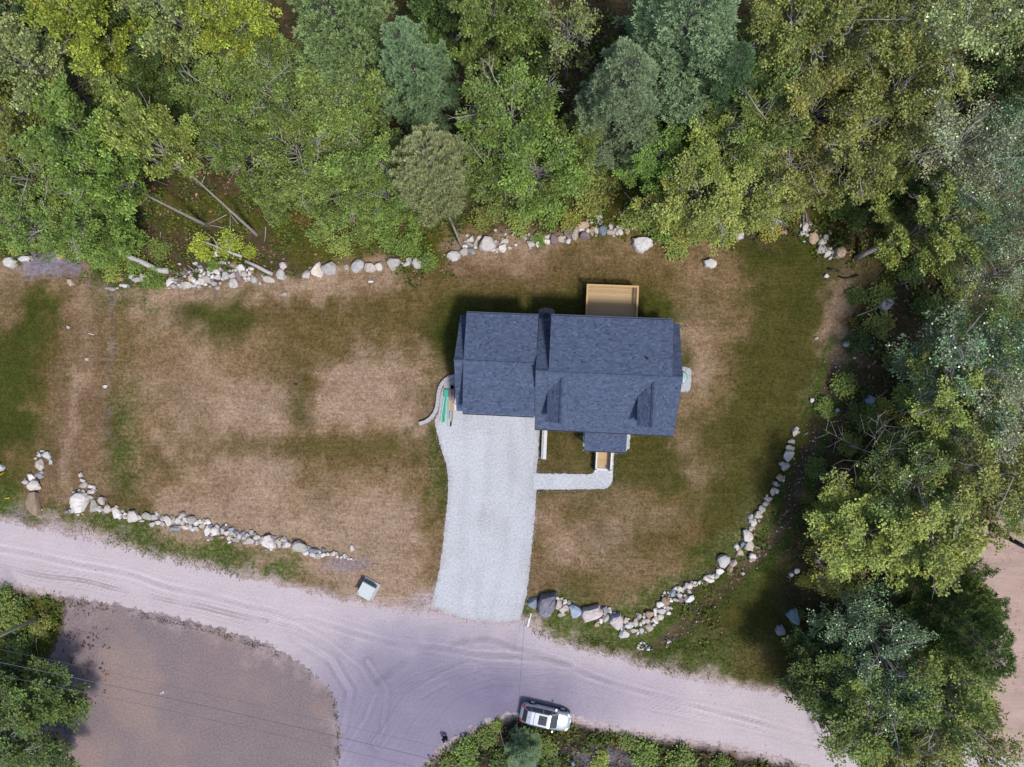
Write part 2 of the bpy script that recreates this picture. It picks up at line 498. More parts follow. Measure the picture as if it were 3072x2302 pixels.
LOT = [(205, 1800), (300, 1815), (400, 1832), (560, 1868), (700, 1900), (800, 1940), (900, 1988), (975, 2040), (1020, 2100), (1036, 2200), (1028, 2302), (960, 2450), (800, 2720),
 (-60, 2720), (60, 2500), (150, 2302), (230, 2240), (190, 2130), (120, 2090), (112, 2050), (150, 1980), (185, 1900)]
DRIVE = [(1420, 1200), (1378, 1128), (1350, 1134), (1334, 1150), (1322, 1180), (1318, 1210), (1315, 1240), (1303, 1262), (1309, 1290), (1318, 1330), (1330, 1368), (1340, 1400), (1344, 1440), (1342, 1500), (1335, 1570),
 (1326, 1650), (1318, 1705), (1306, 1762), (1293, 1818), (1340, 1840), (1400, 1857), (1450, 1865), (1500, 1868), (1560, 1860), (1572, 1820), (1582, 1770), (1590, 1700), (1598, 1620), (1606, 1540), (1609, 1470),
 (1610, 1420), (1614, 1380), (1622, 1240), (1600, 1200)]
WALK = [(1600, 1421), (1640, 1421), (1700, 1422), (1768, 1424), (1781, 1418), (1785, 1400), (1786, 1380), (1786, 1360), (1778, 1353), (1757, 1350), (1748, 1335), (1751, 1280), (1892, 1285), (1888, 1345), (1878, 1355), (1846, 1358),
 (1840, 1370), (1839, 1390), (1840, 1425), (1837, 1448), (1826, 1462), (1812, 1467), (1700, 1469), (1600, 1469)]
SAND = [(3400, 1500), (3050, 1530), (2900, 1590), (2860, 1680), (2930, 1720), (3000, 1800), (3010, 1900), (2960, 1990), (2920, 2080), (2990, 2150), (2880, 2240), (2800, 2302), (2700, 2420), (3500, 2650)]
BANK = [(1262, 2302), (1310, 2262), (1365, 2220), (1425, 2188), (1490, 2162), (1545, 2146), (1620, 2146), (1700, 2160), (1780, 2178), (1900, 2202), (2050, 2228), (2200, 2254), (2350, 2290), (2460, 2320), (2600, 2380), (2400, 2700), (1150, 2700)]
DITCH = [(2515, 1060), (2490, 1180), (2440, 1300), (2400, 1420), (2372, 1520), (2318, 1630), (2235, 1705), (2130, 1808), (2050, 1880), (1975, 1940)]
TRACK = [(262, 790), (250, 900), (262, 1010), (250, 1120), (215, 1250), (205, 1380), (190, 1500)]
GRAVELRUT = [(335, 850), (345, 1000), (338, 1100), (326, 1200), (330, 1330), (318, 1440)]

def lay(tone, d, soft, ch, strength=1.0):
    w = (1-sstep(-soft, soft, d))*strength
    v = np.array(cls_vec(ch))
    return tone*(1-w[..., None])+v*w[..., None]

fine_x = np.arange(-62, 60.01, 0.3); fine_y = np.arange(-50, 48.01, 0.3)
gx = np.concatenate([[-900, -450, -220, -130, -90, -74], fine_x, [72, 90, 130, 220, 450, 900]])
gy = np.concatenate([[-900, -450, -220, -130, -90, -64], fine_y, [62, 90, 130, 220, 450, 900]])
GX, GY = np.meshgrid(gx, gy)
def classify(X, Y):
    px, py = to_px(X, Y)
    wx = px+(fbm(X, Y, 0.25, 3)-0.5)*150+(fbm(X, Y, 0.9, 5)-0.5)*110
    wy = py+(fbm(X, Y, 0.25, 11)-0.5)*150+(fbm(X, Y, 0.9, 13)-0.5)*110
    u = np.clip(wx/64-0.5, 0, 46.999); v = np.clip(wy/64-0.5, 0, 34.999)
    iu = u.astype(int); iv = v.astype(int); fu = (u-iu)[..., None]; fv = (v-iv)[..., None]
    T = (GV[iv, iu]*(1-fu)+GV[iv, iu+1]*fu)*(1-fv)+(GV[iv+1, iu]*(1-fu)+GV[iv+1, iu+1]*fu)*fv
    jx = px+(fbm(X, Y, 0.9, 21)-0.5)*40; jy = py+(fbm(X, Y, 0.9, 23)-0.5)*40
    T = lay(T, poly_sdf(jx, jy, SAND), 30, 's')
    T = lay(T, poly_sdf(jx, jy, BANK), 10, 'k')
    T = lay(T, seg_dist(jx+(fbm(X, Y, 0.5, 171)-0.5)*60, jy, TRACK)-14, 12, 't', 0.75)
    T = lay(T, seg_dist(jx+(fbm(X, Y, 0.6, 173)-0.5)*50, jy, GRAVELRUT)-7, 11, 'q', 0.45*np.clip((fbm(X, Y, 0.5, 175)-0.35)*3, 0, 1))
    dd = seg_dist(jx, jy, DITCH)
    T = lay(T, dd-46, 12, 'w', 0.85)
    T = lay(T, dd-24, 8, 'x', 0.9)
    # tan soil and dark grass patches; house shadow painted in as dark grass
    br = fbm(X, Y, 0.7, 141, 5); br2 = fbm(X, Y, 0.28, 151, 4)
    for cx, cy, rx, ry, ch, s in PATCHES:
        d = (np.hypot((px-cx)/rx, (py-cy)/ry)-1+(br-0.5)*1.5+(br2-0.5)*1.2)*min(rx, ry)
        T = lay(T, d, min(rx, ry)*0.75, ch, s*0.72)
    rd = poly_sdf(px, py, ROAD)
    T = lay(T, rd-14-34*(fbm(X, Y, 1.2, 31)-0.4), 16, 'r', 0.9)
    T = lay(T, poly_sdf(px, py, LOT)-6, 10, 'p', 0.9)
    return T, px, py, rd
PATCHES = [(520, 1130, 150, 130, 'd', .75), (720, 1060, 130, 80, 'd', .7), (620, 1460, 160, 60, 'd', .7), (1000, 1480, 120, 70, 'd', .6), (290, 1150, 45, 300, 'b', .7), (900, 1330, 300, 60, 'o', .5), (1170, 1150, 130, 95, 't', .8), (1020, 1205, 60, 40, 't', .7), (780, 1230, 130, 60, 't', .7), (500, 1230, 70, 22, 't', .6), (900, 1195, 16, 70, 'g', .7),
 (620, 950, 120, 40, 'g', .8), (700, 985, 60, 30, 'g', .6), (390, 990, 60, 60, 'o', .7), (385, 1240, 45, 110, 'v', .75), (380, 1400, 60, 70, 'v', .6), (1270, 1065, 30, 35, 't', .8),
 (1240, 1260, 38, 25, 't', .9), (1300, 1400, 18, 100, 'v', .85), (1050, 1340, 260, 28, 'g', .55), (620, 1340, 120, 40, 'o', .7), (780, 1420, 90, 40, 't', .7), (1080, 1600, 150, 90, 't', .8),
 (1300, 1620, 14, 150, 'b', .6), (640, 1500, 160, 22, 't', .7), (1840, 1500, 130, 40, 't', .5), (1980, 1550, 80, 40, 't', .5), (1700, 1600, 90, 40, 'd', .6), (1850, 1690, 60, 30, 't', .5), (2030, 1690, 60, 30, 'd', .6),
 (1900, 1400, 140, 50, 'h', .6), (2180, 1350, 170, 170, 'h', .8), (2300, 1150, 110, 260, 'h', .7), (2090, 1000, 40, 140, 't', .55), (2120, 880, 60, 50, 'd', .5), (1640, 800, 230, 26, 'b', .5), (1650, 860, 240, 22, 'o', .6), (1700, 920, 420, 46, 'g', .8),  # rear g strip, and the next one by the garage, paint house shadow
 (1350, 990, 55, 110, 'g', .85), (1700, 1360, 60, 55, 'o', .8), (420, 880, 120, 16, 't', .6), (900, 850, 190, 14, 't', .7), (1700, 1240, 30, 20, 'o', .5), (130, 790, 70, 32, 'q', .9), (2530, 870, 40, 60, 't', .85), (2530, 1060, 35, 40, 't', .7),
 (2540, 700, 30, 30, 'k', .7), (700, 740, 110, 40, 'l', .8), (1830, 640, 40, 40, 'l', .6), (1830, 560, 60, 70, 'm', .9), (60, 1540, 40, 30, 'q', .6), (1060, 1695, 70, 18, 'q', .8), (640, 1660, 300, 16, 'v', .9),
 (330, 1560, 150, 20, 'v', .9), (1750, 1880, 130, 28, 'v', .8), (1950, 1960, 160, 40, 'g', .6), (2180, 1880, 130, 90, 'g', .8), (2270, 1960, 60, 60, 'd', .4), (1640, 1765, 60, 30, 'b', .7), (1850, 1620, 120, 60, 'h', .6), (1750, 1750, 110, 40, 'h', .6), (2200, 1800, 200, 120, 'h', .6), (300, 1310, 30, 120, 'b', .5),
 (1760, 2265, 60, 24, 'q', .7), (1860, 2285, 90, 20, 'q', .6), (2000, 2290, 50, 20, 'k', .5), (2420, 830, 60, 110, 'g', .6), (1700, 1560, 200, 200, 'b', .25)]
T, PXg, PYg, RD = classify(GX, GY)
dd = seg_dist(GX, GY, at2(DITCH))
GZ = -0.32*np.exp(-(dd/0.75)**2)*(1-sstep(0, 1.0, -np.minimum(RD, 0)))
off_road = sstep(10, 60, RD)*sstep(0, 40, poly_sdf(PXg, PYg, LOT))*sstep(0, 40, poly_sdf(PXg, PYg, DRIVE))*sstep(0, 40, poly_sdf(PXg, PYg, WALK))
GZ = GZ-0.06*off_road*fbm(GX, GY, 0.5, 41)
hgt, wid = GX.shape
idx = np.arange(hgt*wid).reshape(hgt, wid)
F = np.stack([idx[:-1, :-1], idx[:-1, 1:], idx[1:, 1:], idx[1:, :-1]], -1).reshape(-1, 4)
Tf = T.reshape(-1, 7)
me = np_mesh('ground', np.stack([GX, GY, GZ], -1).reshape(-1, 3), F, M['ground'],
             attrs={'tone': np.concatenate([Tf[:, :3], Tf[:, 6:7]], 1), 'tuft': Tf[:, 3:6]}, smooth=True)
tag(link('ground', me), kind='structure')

def sheet(name, poly_px, cell, z, mat, ragged=0.0, nscale=1.0, tint=None, seed=0):
    """a flat ground sheet inside a polygon, its rim worn ragged"""
    P = at2(poly_px)
    x0, y0 = P.min(0)-1; x1, y1 = P.max(0)+1
    x0, x1 = max(x0, -66), min(x1, 64); y0, y1 = max(y0, -54), min(y1, 50)
    xs = np.arange(x0, x1, cell); ys = np.arange(y0, y1, cell)
    X, Y = np.meshgrid(xs, ys)
    def sd(X, Y):
        s = poly_sdf(X, Y, P)
        return s+ragged*((fbm(X, Y, nscale, seed, 5)-0.5)*2) if ragged else s
    S = sd(X, Y)
    e = 0.02
    near = np.abs(S) < cell*1.6
    gxx = np.zeros_like(S); gyy = np.zeros_like(S)
    gxx[near] = (poly_sdf(X[near]+e, Y[near], P)-poly_sdf(X[near]-e, Y[near], P))/(2*e)
    gyy[near] = (poly_sdf(X[near], Y[near]+e, P)-poly_sdf(X[near], Y[near]-e, P))/(2*e)
    mv = near & (S > 0)
    keep_v = S <= 0
    X2 = np.where(mv, X-np.clip(S, -cell, cell)*gxx, X); Y2 = np.where(mv, Y-np.clip(S, -cell, cell)*gyy, Y)
    q = (keep_v[:-1, :-1].astype(int)+keep_v[:-1, 1:]+keep_v[1:, 1:]+keep_v[1:, :-1]) >= 2
    idx = np.arange(X.size).reshape(X.shape)
    F = np.stack([idx[:-1, :-1], idx[:-1, 1:], idx[1:, 1:], idx[1:, :-1]], -1)[q]
    used = np.unique(F)
    re = np.full(X.size, -1); re[used] = np.arange(len(used))
    V = np.stack([X2.ravel()[used], Y2.ravel()[used], np.full(len(used), z)], -1)
    col = tint(V[:, 0], V[:, 1]) if tint else None
    me = np_mesh(name, V, re[F], mat, col=col)
    return tag(link(name, me), kind='structure')

RUTS = [[(1010, 2302), (1100, 2160), (1125, 2080), (1090, 2000), (1000, 1930), (900, 1880), (700, 1830)],
        [(1090, 2302), (1150, 2180), (1180, 2090), (1250, 2040), (1380, 2000), (1560, 1985), (1800, 2010)],
        [(1180, 2302), (1250, 2180), (1340, 2080), (1480, 2030), (1700, 2040), (2000, 2110), (2500, 2230)],
        [(1030, 2200), (1060, 2080), (1000, 1990), (900, 1925)], [(1120, 2240), (1220, 2110), (1340, 2040), (1420, 2010)],
        [(1100, 1975), (1160, 2060), (1150, 2200)], [(0, 1650), (400, 1735), (800, 1830), (1200, 1930), (1600, 1990), (2000, 2090), (2600, 2250)],
        [(0, 1690), (400, 1770), (800, 1870)], [(1130, 2050), (1260, 1960), (1480, 1930), (1700, 1990)]]
def road_tint(X, Y):
    px, py = to_px(X, Y)
    c = np.ones((len(X), 3))
    # junction darker and bluer: compacted grit, plus lens colour shading painted in
    w = (1-sstep(0.35, 1.15, np.hypot((px-1290)/560, (py-2150)/330)+0.25*(fbm(X, Y, 0.5, 61)-0.5)))
    c = c*(1-w[:, None])+np.array([0.50, 0.51, 0.66])*w[:, None]
    w2 = 0.55*(1-sstep(0.3, 1.1, np.hypot((px-1700)/420, (py-2090)/130)))
    c = c*(1-w2[:, None])+c*np.array([0.60, 0.60, 0.74])*w2[:, None]
    w3 = 0.35*(1-sstep(0.2, 1.0, np.hypot((px-1200)/300, (py-1900)/110)))
    c = c*(1-w3[:, None])+c*np.array([0.78, 0.82, 0.88])*w3[:, None]
    for k, r in enumerate(RUTS):
        d = seg_dist(px+(fbm(X, Y, 0.12, 70+k, 2)-0.5)*40, py+(fbm(X, Y, 0.12, 80+k, 2)-0.5)*40, r)
        # each rut is a sheaf of fine tread lines that come and go
        env = np.exp(-(d/26)**2)
        lines = vnoise(d*0.42, np.zeros_like(d)+k*7.3, 90+k)-0.5
        fade = np.clip((fbm(X, Y, 0.35, 95+k)-0.25)*2.2, 0, 1)
        c = c*(1-0.34*env*fade*lines*2-0.07*env*fade)[:, None]
    return c
def lot_tint(X, Y):
    px, py = to_px(X, Y)
    n = fbm(X, Y, 0.22, 55)
    w = sstep(0.35, 0.7, n+0.25*sstep(1900, 2302, py)*sstep(400, 900, px))
    c = (1-w[:, None])*np.array([1.06, 1.0, 0.97])+w[:, None]*np.array([0.84, 0.85, 0.92])
    # dust and grit carried in from the road thin out across the first metres of soil
    e = poly_sdf(px, py, ROAD)+(fbm(X, Y, 0.8, 56, 5)-0.5)*150+(fbm(X, Y, 3.0, 58)-0.5)*40
    k = (1-sstep(-25, 55, e))[:, None]*0.8
    return c*(1-k)+np.array([1.42, 1.44, 1.50])*k
sheet('road', ROAD, 0.10, 0.008, M['road'], 0.7, 2.6, road_tint, 5)
sheet('soil_lot', LOT, 0.2, 0.004, M['lot'], 0.5, 3.0, lot_tint, 6)
def drive_tint(X, Y):
    px, py = to_px(X, Y)
    c = np.ones((len(X), 3))
    for k, ln in enumerate(([(1405, 1235), (1400, 1450), (1385, 1650), (1370, 1850)], [(1465, 1235), (1462, 1450), (1448, 1650), (1435, 1860)], [(1520, 1240), (1535, 1450), (1515, 1650), (1480, 1860)], [(1575, 1240), (1590, 1450), (1570, 1650), (1535, 1850)])):
        d = seg_dist(px+(fbm(X, Y, 0.15, 180+k)-0.5)*40, py, ln)
        c = c*(1-0.09*np.exp(-(d/13)**2)*np.clip(fbm(X, Y, 0.4, 185+k)*1.8-0.2, 0, 1))[:, None]
    e = -poly_sdf(px, py, DRIVE)+(fbm(X, Y, 1.5, 191)-0.5)*26
    k = (1-sstep(2, 16, e))[:, None]*0.55
    c = c*(1-k)+np.array([0.80, 0.74, 0.68])*k
    s = np.clip((fbm(X, Y, 0.3, 193)-0.55)*3, 0, 1)[:, None]*0.12
    return c*(1-s*np.array([1, 1.05, 1.2]))
sheet('driveway', DRIVE, 0.10, 0.016, M['drive'], 0.10, 4.0, drive_tint, 7)
sheet('path', WALK, 0.10, 0.024, M['drive'], 0.07, 4.0, lambda X, Y: np.ones((len(X), 3))*(0.92+0.14*fbm(X, Y, 0.8, 195))[:, None], 8)
def sand_tint(X, Y):
    px, py = to_px(X, Y)
    c = np.ones((len(X), 3))
    s = fbm(X*0.5, Y*3, 0.8, 57)
    return c*(0.78+0.4*s)[:, None]
sheet('sand_field', SAND, 0.25, 0.004, M['sand'], 1.2, 0.5, sand_tint, 9)

# ================================================================ house (local frame: U along the ridge, V up the picture)
HA = math.radians(-2.5)
house = tag(empty('house', (-2.15, 0.04, 0), HA), 'slate roofed house with attached garage, two gabled dormers and rear shed dormer', 'house')
def hw(U, V, z=0):
    return (-2.15+U*math.cos(HA)-V*math.sin(HA), 0.04+U*math.sin(HA)+V*math.cos(HA), z)
M['slatewall'] = plain('slate_siding', C(92, 106, 132), 0.6, var=0.08)
SH_LO, SH_HI = np.array(C(54, 68, 96)), np.array(C(108, 124, 156))
def shingles(name, parent, P0, A, W, La, Lw, amin=lambda t: 0.0, amax=None, dark=1.0):
    """courses of overlapping tabs on the plane P0 + a*A + w*W"""
    A = Vector(A).normalized(); W = Vector(W).normalized(); N = A.cross(W).normalized()
    if N.z < 0: N = -N
    P0 = Vector(P0)
    e = 0.145
    n = max(1, int(round(Lw/e))); e = Lw/n
    mb = MB()
    for i in range(n):
        lo = amin((i+0.5)/n); hi = (amax((i+0.5)/n) if amax else La)
        a = lo-random.uniform(0, 0.3)
        t0 = i*e; t1 = min(Lw, t0+e+0.02)
        rowb = random.uniform(0.975, 1.025)
        while a < hi:
            w = random.uniform(0.14, 0.30)
            a0, a1 = max(lo, a), min(hi, a+w-0.008)
            a += w
            if a1-a0 < 0.03: continue
            hb = random.uniform(0.016, 0.034)
            k = min(1, max(0, random.gauss(0.5, 0.15)))
            c = (SH_LO*(1-k)+SH_HI*k)*rowb*dark
            q = lambda aa, tt, hh: P0+A*aa+W*tt+N*hh
            vs = [q(a0, t0, 0.001), q(a1, t0, 0.001), q(a0, t0, hb), q(a1, t0, hb), q(a1, t1, 0.006), q(a0, t1, 0.006)]
            mb.add(vs, [(0, 1, 3, 2), (2, 3, 4, 5), (0, 2, 5), (1, 4, 3)], 0, tuple(c))
    o = mb.build(name, M['shingle'], parent, tint=True)
    o['kind'] = 'stuff'
    return o
def roof_plane(P0, A, W, La, Lw, **kw):
    """one slope: a slab with white edges and its shingle courses"""
    A = Vector(A).normalized(); W = Vector(W).normalized(); N = A.cross(W).normalized()
    if N.z < 0: N = -N
    P0 = Vector(P0)
    amin = kw.get('amin', lambda t: 0.0); amax = kw.get('amax') or (lambda t: La)
    c = [P0+A*amin(0), P0+A*amax(0), P0+A*amax(1)+W*Lw, P0+A*amin(1)+W*Lw]
    if (c[1]-c[0]).cross(c[3]-c[0]).z < 0: c = [c[1], c[0], c[3], c[2]]
    mb = MB().hexa([p-N*0.14 for p in c], c)
    sl = mb.build('roof', M['darktrim'], house)
    shingles('shingle', sl, P0, A, W, La, Lw, **kw)
    return sl
M['darktrim'] = plain('roof_edge', C(80, 92, 124), 0.6, var=0.1)
def prism_U(name, prof, u0, u1, mat, parent=house):
    b = [(u0, v, z) for v, z in prof]; t = [(u1, v, z) for v, z in prof]
    n = len(prof)
    mb = MB().add(b+t, [tuple(range(n)), tuple(range(2*n-1, n-1, -1))]+[(i, n+i, n+(i+1) % n, (i+1) % n) for i in range(n)])
    return mb.build(name, mat, parent)
RZ, PITCH = 6.7, 0.714
prism_U('wall', [(-4.55, 0), (4.2, 0), (4.2, 3.45), (0, 6.48), (-4.55, 3.2)], 0.12, 11.5, M['slatewall'])
prism_U('wall', [(0.4, 3.0), (4.15, 3.0), (4.15, 5.62), (0.4, 6.40)], 1.12, 10.76, M['slatewall'])
prism_U('wall', [(-3.45, 0), (4.2, 0), (4.2, 3.0), (0.62, 5.55), (-3.45, 2.95)], -6.75, 0.10, M['slatewall'])
prism_U('wall', [(-3.4, 2.6), (4.15, 2.6), (4.15, 4.92), (0.62, 5.6), (-3.4, 4.92)], -6.02, -0.2, M['slatewall'])
def slope(v_eave, z_eave, v_ridge, z_ridge, u0, u1, **kw):
    L = math.hypot(v_ridge-v_eave, z_ridge-z_eave)
    return roof_plane((u0, v_eave, z_eave), (1, 0, 0), (0, v_ridge-v_eave, z_ridge-z_eave), u1-u0, L, **kw)
slope(-4.95, RZ-4.95*PITCH, 0, RZ, -0.1, 11.75)                       # main front slope
slope(4.5, RZ-4.5*PITCH, 0.02, RZ-0.01, -0.1, 1.02)                    # strips of the rear slope beside the shed dormer
slope(4.5, RZ-4.5*PITCH, 0.02, RZ-0.01, 10.86, 11.75)
slope(4.62, 5.72, 0, RZ+0.06, 0.96, 10.92)                            # rear shed dormer
slope(4.55, 3.0, 0.62, 5.78, -6.95, -6.1); slope(-3.75, 2.95, 0.62, 5.78, -6.95, -6.1)
slope(4.62, 5.02, 0.62, 5.84, -6.16, -0.12); slope(-3.78, 4.98, 0.62, 5.84, -6.16, -0.12)   # garage dormers
slope(-6.65, 2.48, -4.45, 3.02, 4.25, 7.85)                           # porch
def ridge_cap(p0, p1):
    p0, p1 = Vector(p0), Vector(p1)
    d = (p1-p0); n = max(1, int(d.length/0.2)); a = d.normalized(); s = Vector((0, 0, 1)).cross(a).normalized()
    mb = MB()
    for i in range(n):
        q0 = p0+d*(i/n); q1 = p0+d*((i+1)/n)
        c = tuple((SH_LO*0.5+SH_HI*0.5)*random.uniform(0.75, 1.1))
        vs = [q0-s*0.15+Vector((0, 0, -0.06)), q0+Vector((0, 0, 0.05)), q0+s*0.15+Vector((0, 0, -0.06)),
              q1-s*0.15+Vector((0, 0, -0.07)), q1+Vector((0, 0, 0.035)), q1+s*0.15+Vector((0, 0, -0.07))]
        mb.add(vs, [(0, 3, 4, 1), (1, 4, 5, 2), (0, 1, 2)], 0, c)
    mb.build('ridge_cap', M['shingle'], house, tint=True)
ridge_cap((-0.1, 0, RZ+0.07), (11.75, 0, RZ+0.07))
ridge_cap((-6.95, 0.62, 5.87), (-0.12, 0.62, 5.87))
def window(parent, c, w, h, face, mat='white'):
    """frame proud of the wall with a recessed pane; face = unit direction out of the wall (U or V)"""
    f = MB(); p = MB()
    ax = 1 if face[0] == 0 else 0
    def bx(mb, a0, a1, z0, z1, d0, d1):
        if ax: 
            y = sorted((c[1]+face[1]*d0, c[1]+face[1]*d1)); mb.box(c[0]+a0, c[0]+a1, y[0], y[1], c[2]+z0, c[2]+z1)
        else:
            x = sorted((c[0]+face[0]*d0, c[0]+face[0]*d1)); mb.box(x[0], x[1], c[1]+a0, c[1]+a1, c[2]+z0, c[2]+z1)
    t = 0.09
    bx(f, -w/2, w/2, h/2-t, h/2, -0.02, 0.06); bx(f, -w/2, w/2, -h/2, -h/2+t, -0.02, 0.08)
    bx(f, -w/2, -w/2+t, -h/2+t, h/2-t, -0.02, 0.06); bx(f, w/2-t, w/2, -h/2+t, h/2-t, -0.02, 0.06)
    bx(f, -w/2+t, w/2-t, -0.025, 0.025, -0.02, 0.045)
    bx(p, -w/2+t, w/2-t, -h/2+t, h/2-t, -0.02, 0.02)
    fo = f.build('window', M[mat], parent)
    p.build('pane', M['glass'], fo)
for uc in (2.1, 9.52):
    zr = RZ-0.45*PITCH; ze = zr-1.15*PITCH
    d = MB()
    b = [(uc-0.95, -3.95), (uc+0.95, -3.95), (uc+0.95, -1.3), (uc-0.95, -1.3)]
    d.hexa([(u, v, RZ+v*PITCH-0.3) for u, v in b], [(u, v, ze+0.02) for u, v in b])
    d.add([(uc-0.95, -3.95, ze+0.02), (uc+0.95, -3.95, ze+0.02), (uc, -3.95, zr-0.1)], [(0, 1, 2)])
    dorm = d.build('dormer', M['slatewall'], house)
    L = math.hypot(1.15, zr-ze)
    for s in (-1, 1):
        sl = roof_plane((uc+s*1.15, -4.18, ze), (0, 1, 0), (-s*1.15, 0, zr-ze), 3.7, L, amax=lambda t: 2.6+1.13*t)
        sl.parent = dorm
        for ch in list(sl.children): ch.parent = dorm
    ridge_cap((uc, -4.18, zr+0.07), (uc, -0.5, zr+0.07))
    window(house, (uc, -3.95, 4.75), 0.95, 1.3, (0, -1))
v = MB().tube([(8.93, 1.32, 6.35), (8.93, 1.32, 6.95)], [0.07, 0.07], 10); v.tube([(8.93, 1.32, 6.92), (8.93, 1.32, 6.99)], [0.1, 0.1], 10)
v.box(8.75, 9.11, 1.15, 1.5, 6.38, 6.46)
v.build('vent_pipe', M['black'], house)
for u in (2.2, 3.4, 8.6, 10.4): window(house, (u, -4.55, 1.6), 0.95, 1.45, (0, -1))
for u in (2.0, 9.5): window(house, (u, 4.2, 1.7), 1.0, 1.3, (0, 1))
for u in (2.2, 4.6, 7.2, 9.6): window(house, (u, 4.15, 4.7), 0.95, 1.1, (0, 1))
for u in (-5.0, -3.0, -1.2): window(house, (u, 4.15, 4.05), 0.9, 1.0, (0, 1))
for u in (-4.6, -1.8): window(house, (u, -3.4, 4.05), 0.9, 1.0, (0, -1))
for vv in (-2.2, 2.0): window(house, (11.5, vv, 1.6), 0.9, 1.4, (1, 0))
window(house, (11.5, 0, 4.7), 0.9, 1.2, (1, 0)); window(house, (-6.75, 1.0, 1.6), 0.9, 1.2, (-1, 0)); window(house, (-6.75, 0.6, 4.0), 0.9, 1.0, (-1, 0))
dr = MB().box(5.55, 6.5, -4.6, -4.52, 0.55, 2.6); do = dr.build('door', M['white'], house)
MB().box(6.35, 6.42, -4.68, -4.6, 1.5, 1.58).build('handle', M['chrome'], do)
dr = MB().box(5.3, 6.9, 4.18, 4.25, 1.0, 3.05); do = dr.build('door', M['white'], house)
MB().box(5.42, 6.05, 4.24, 4.27, 1.1, 2.95).build('pane', M['glass'], do); MB().box(6.15, 6.78, 4.24, 4.27, 1.1, 2.95).build('pane', M['glass'], do)
for u in (-5.0, -1.75):
    gd = MB().box(u-1.25, u+1.25, -3.5, -3.44, 0, 2.25).build('garage_door', M['white'], house)
    for k in range(4):
        p = MB()
        for j in range(4): p.box(u-1.15+j*0.58, u-0.67+j*0.58, -3.53, -3.497, 0.08+k*0.55, 0.5+k*0.55)
        p.build('panel', M['white'], gd)
for u0, u1, vv, z in ((-0.1, 11.75, -5.02, 3.08), (-6.16, -0.15, -3.85, 4.9), (0.96, 10.92, 4.69, 5.64), (-6.16, -0.12, 4.69, 4.95), (4.25, 7.85, -6.72, 2.38)):
    s = -1 if vv < 0 else 1
    g = MB().box(u0, u1, min(vv-s*0.05, vv+s*0.05), max(vv-s*0.05, vv+s*0.05), z-0.08, z-0.065)
    g.box(u0, u1, min(vv+s*0.05, vv+s*0.065), max(vv+s*0.05, vv+s*0.065), z-0.08, z+0.05)
    g.build('gutter', M['darktrim'], house)
# porch floor, posts, stairs
for k in range(14):
    MB().box(4.4, 7.7, -6.5+k*0.14, -6.5+k*0.14+0.132, 0.50, 0.54).build('porch_board', M['deckwood'], house)
for u in (4.5, 5.42, 6.72, 7.6):
    MB().box(u-0.07, u+0.07, -6.5, -6.36, 0.0, 2.42).build('porch_post', M['white'], house)
for u in (5.42, 6.72):
    st = MB()
    st.add([(u-0.06, -6.5, 0.0), (u+0.06, -6.5, 0.0), (u+0.06, -8.55, 0.0), (u-0.06, -8.55, 0.0), (u-0.06, -6.5, 1.35), (u+0.06, -6.5, 1.35), (u+0.06, -8.55, 0.92), (u-0.06, -8.55, 0.92)],
           [(0, 1, 2, 3), (7, 6, 5, 4), (0, 4, 5, 1), (1, 5, 6, 2), (2, 6, 7, 3), (3, 7, 4, 0)])
    st.box(u-0.1, u+0.1, -8.7, -8.5, 0.0, 1.1)
    st.build('stair_rail', M['white'], house)
for k in range(7):
    z = 0.46-k*0.06
    MB().box(5.5, 6.64, -6.80-k*0.26, -6.55-k*0.26, z-0.04, z).build('stair_tread', M['deckwood'], house)
MB().box(5.5, 6.64, -8.66, -8.46, 0.0, 0.12).build('bottom_step', M['white'], house)

# deck behind the house
deck = tag(empty('deck', hw(3.85, 4.25), HA), 'square deck of pale yellow boards with a plain rail behind the house', 'deck')
dw, dl, dz = 4.5, 3.5, 1.05
for k in range(24):
    y = 0.03+k*0.1435
    me_ = MB().box(0.08, dw-0.08, y, y+0.136, dz-0.035, dz+random.uniform(-0.004, 0.004)).mesh('deck_board', M['deckwood'])
    link('deck_board', me_, deck)
MB().box(0.05, dw-0.05, 0.02, dl-0.05, dz-0.25, dz-0.045).build('joist_frame', M['deckrail'], deck)
caps = [(0, dw, dl-0.16, dl), (0, 0.15, 0.1, dl-0.162), (dw-0.15, dw, 0.1, dl-0.162)]
for a, b, c_, d_ in caps: MB().box(a, b, c_, d_, dz+0.92, dz+0.96).build('rail_cap', M['deckrail'], deck)
for a, b, c_, d_ in caps:
    m_ = MB(); m_.box(a+0.04, b-0.04, c_+0.04, d_-0.04, dz+0.08, dz+0.14); m_.build('bottom_rail', M['deckrail'], deck)
bal = MB().box(-0.018, 0.018, -0.018, 0.018, dz+0.14, dz+0.92).mesh('baluster', M['deckrail'])
for k in range(1, 36): link('baluster', bal, deck, (k*dw/36, dl-0.08, 0))
for k in range(1, 27):
    link('baluster', bal, deck, (0.075, k*dl/28, 0)); link('baluster', bal, deck, (dw-0.075, k*dl/28, 0))
pst = MB().box(-0.045, 0.045, -0.045, 0.045, -0.05, dz+0.92).mesh('deck_post', M['deckrail'])
for x, y in ((0.09, dl-0.09), (dw/2, dl-0.09), (dw-0.09, dl-0.09), (0.09, dl/2), (dw-0.09, dl/2)): link('deck_post', pst, deck, (x, y, 0))

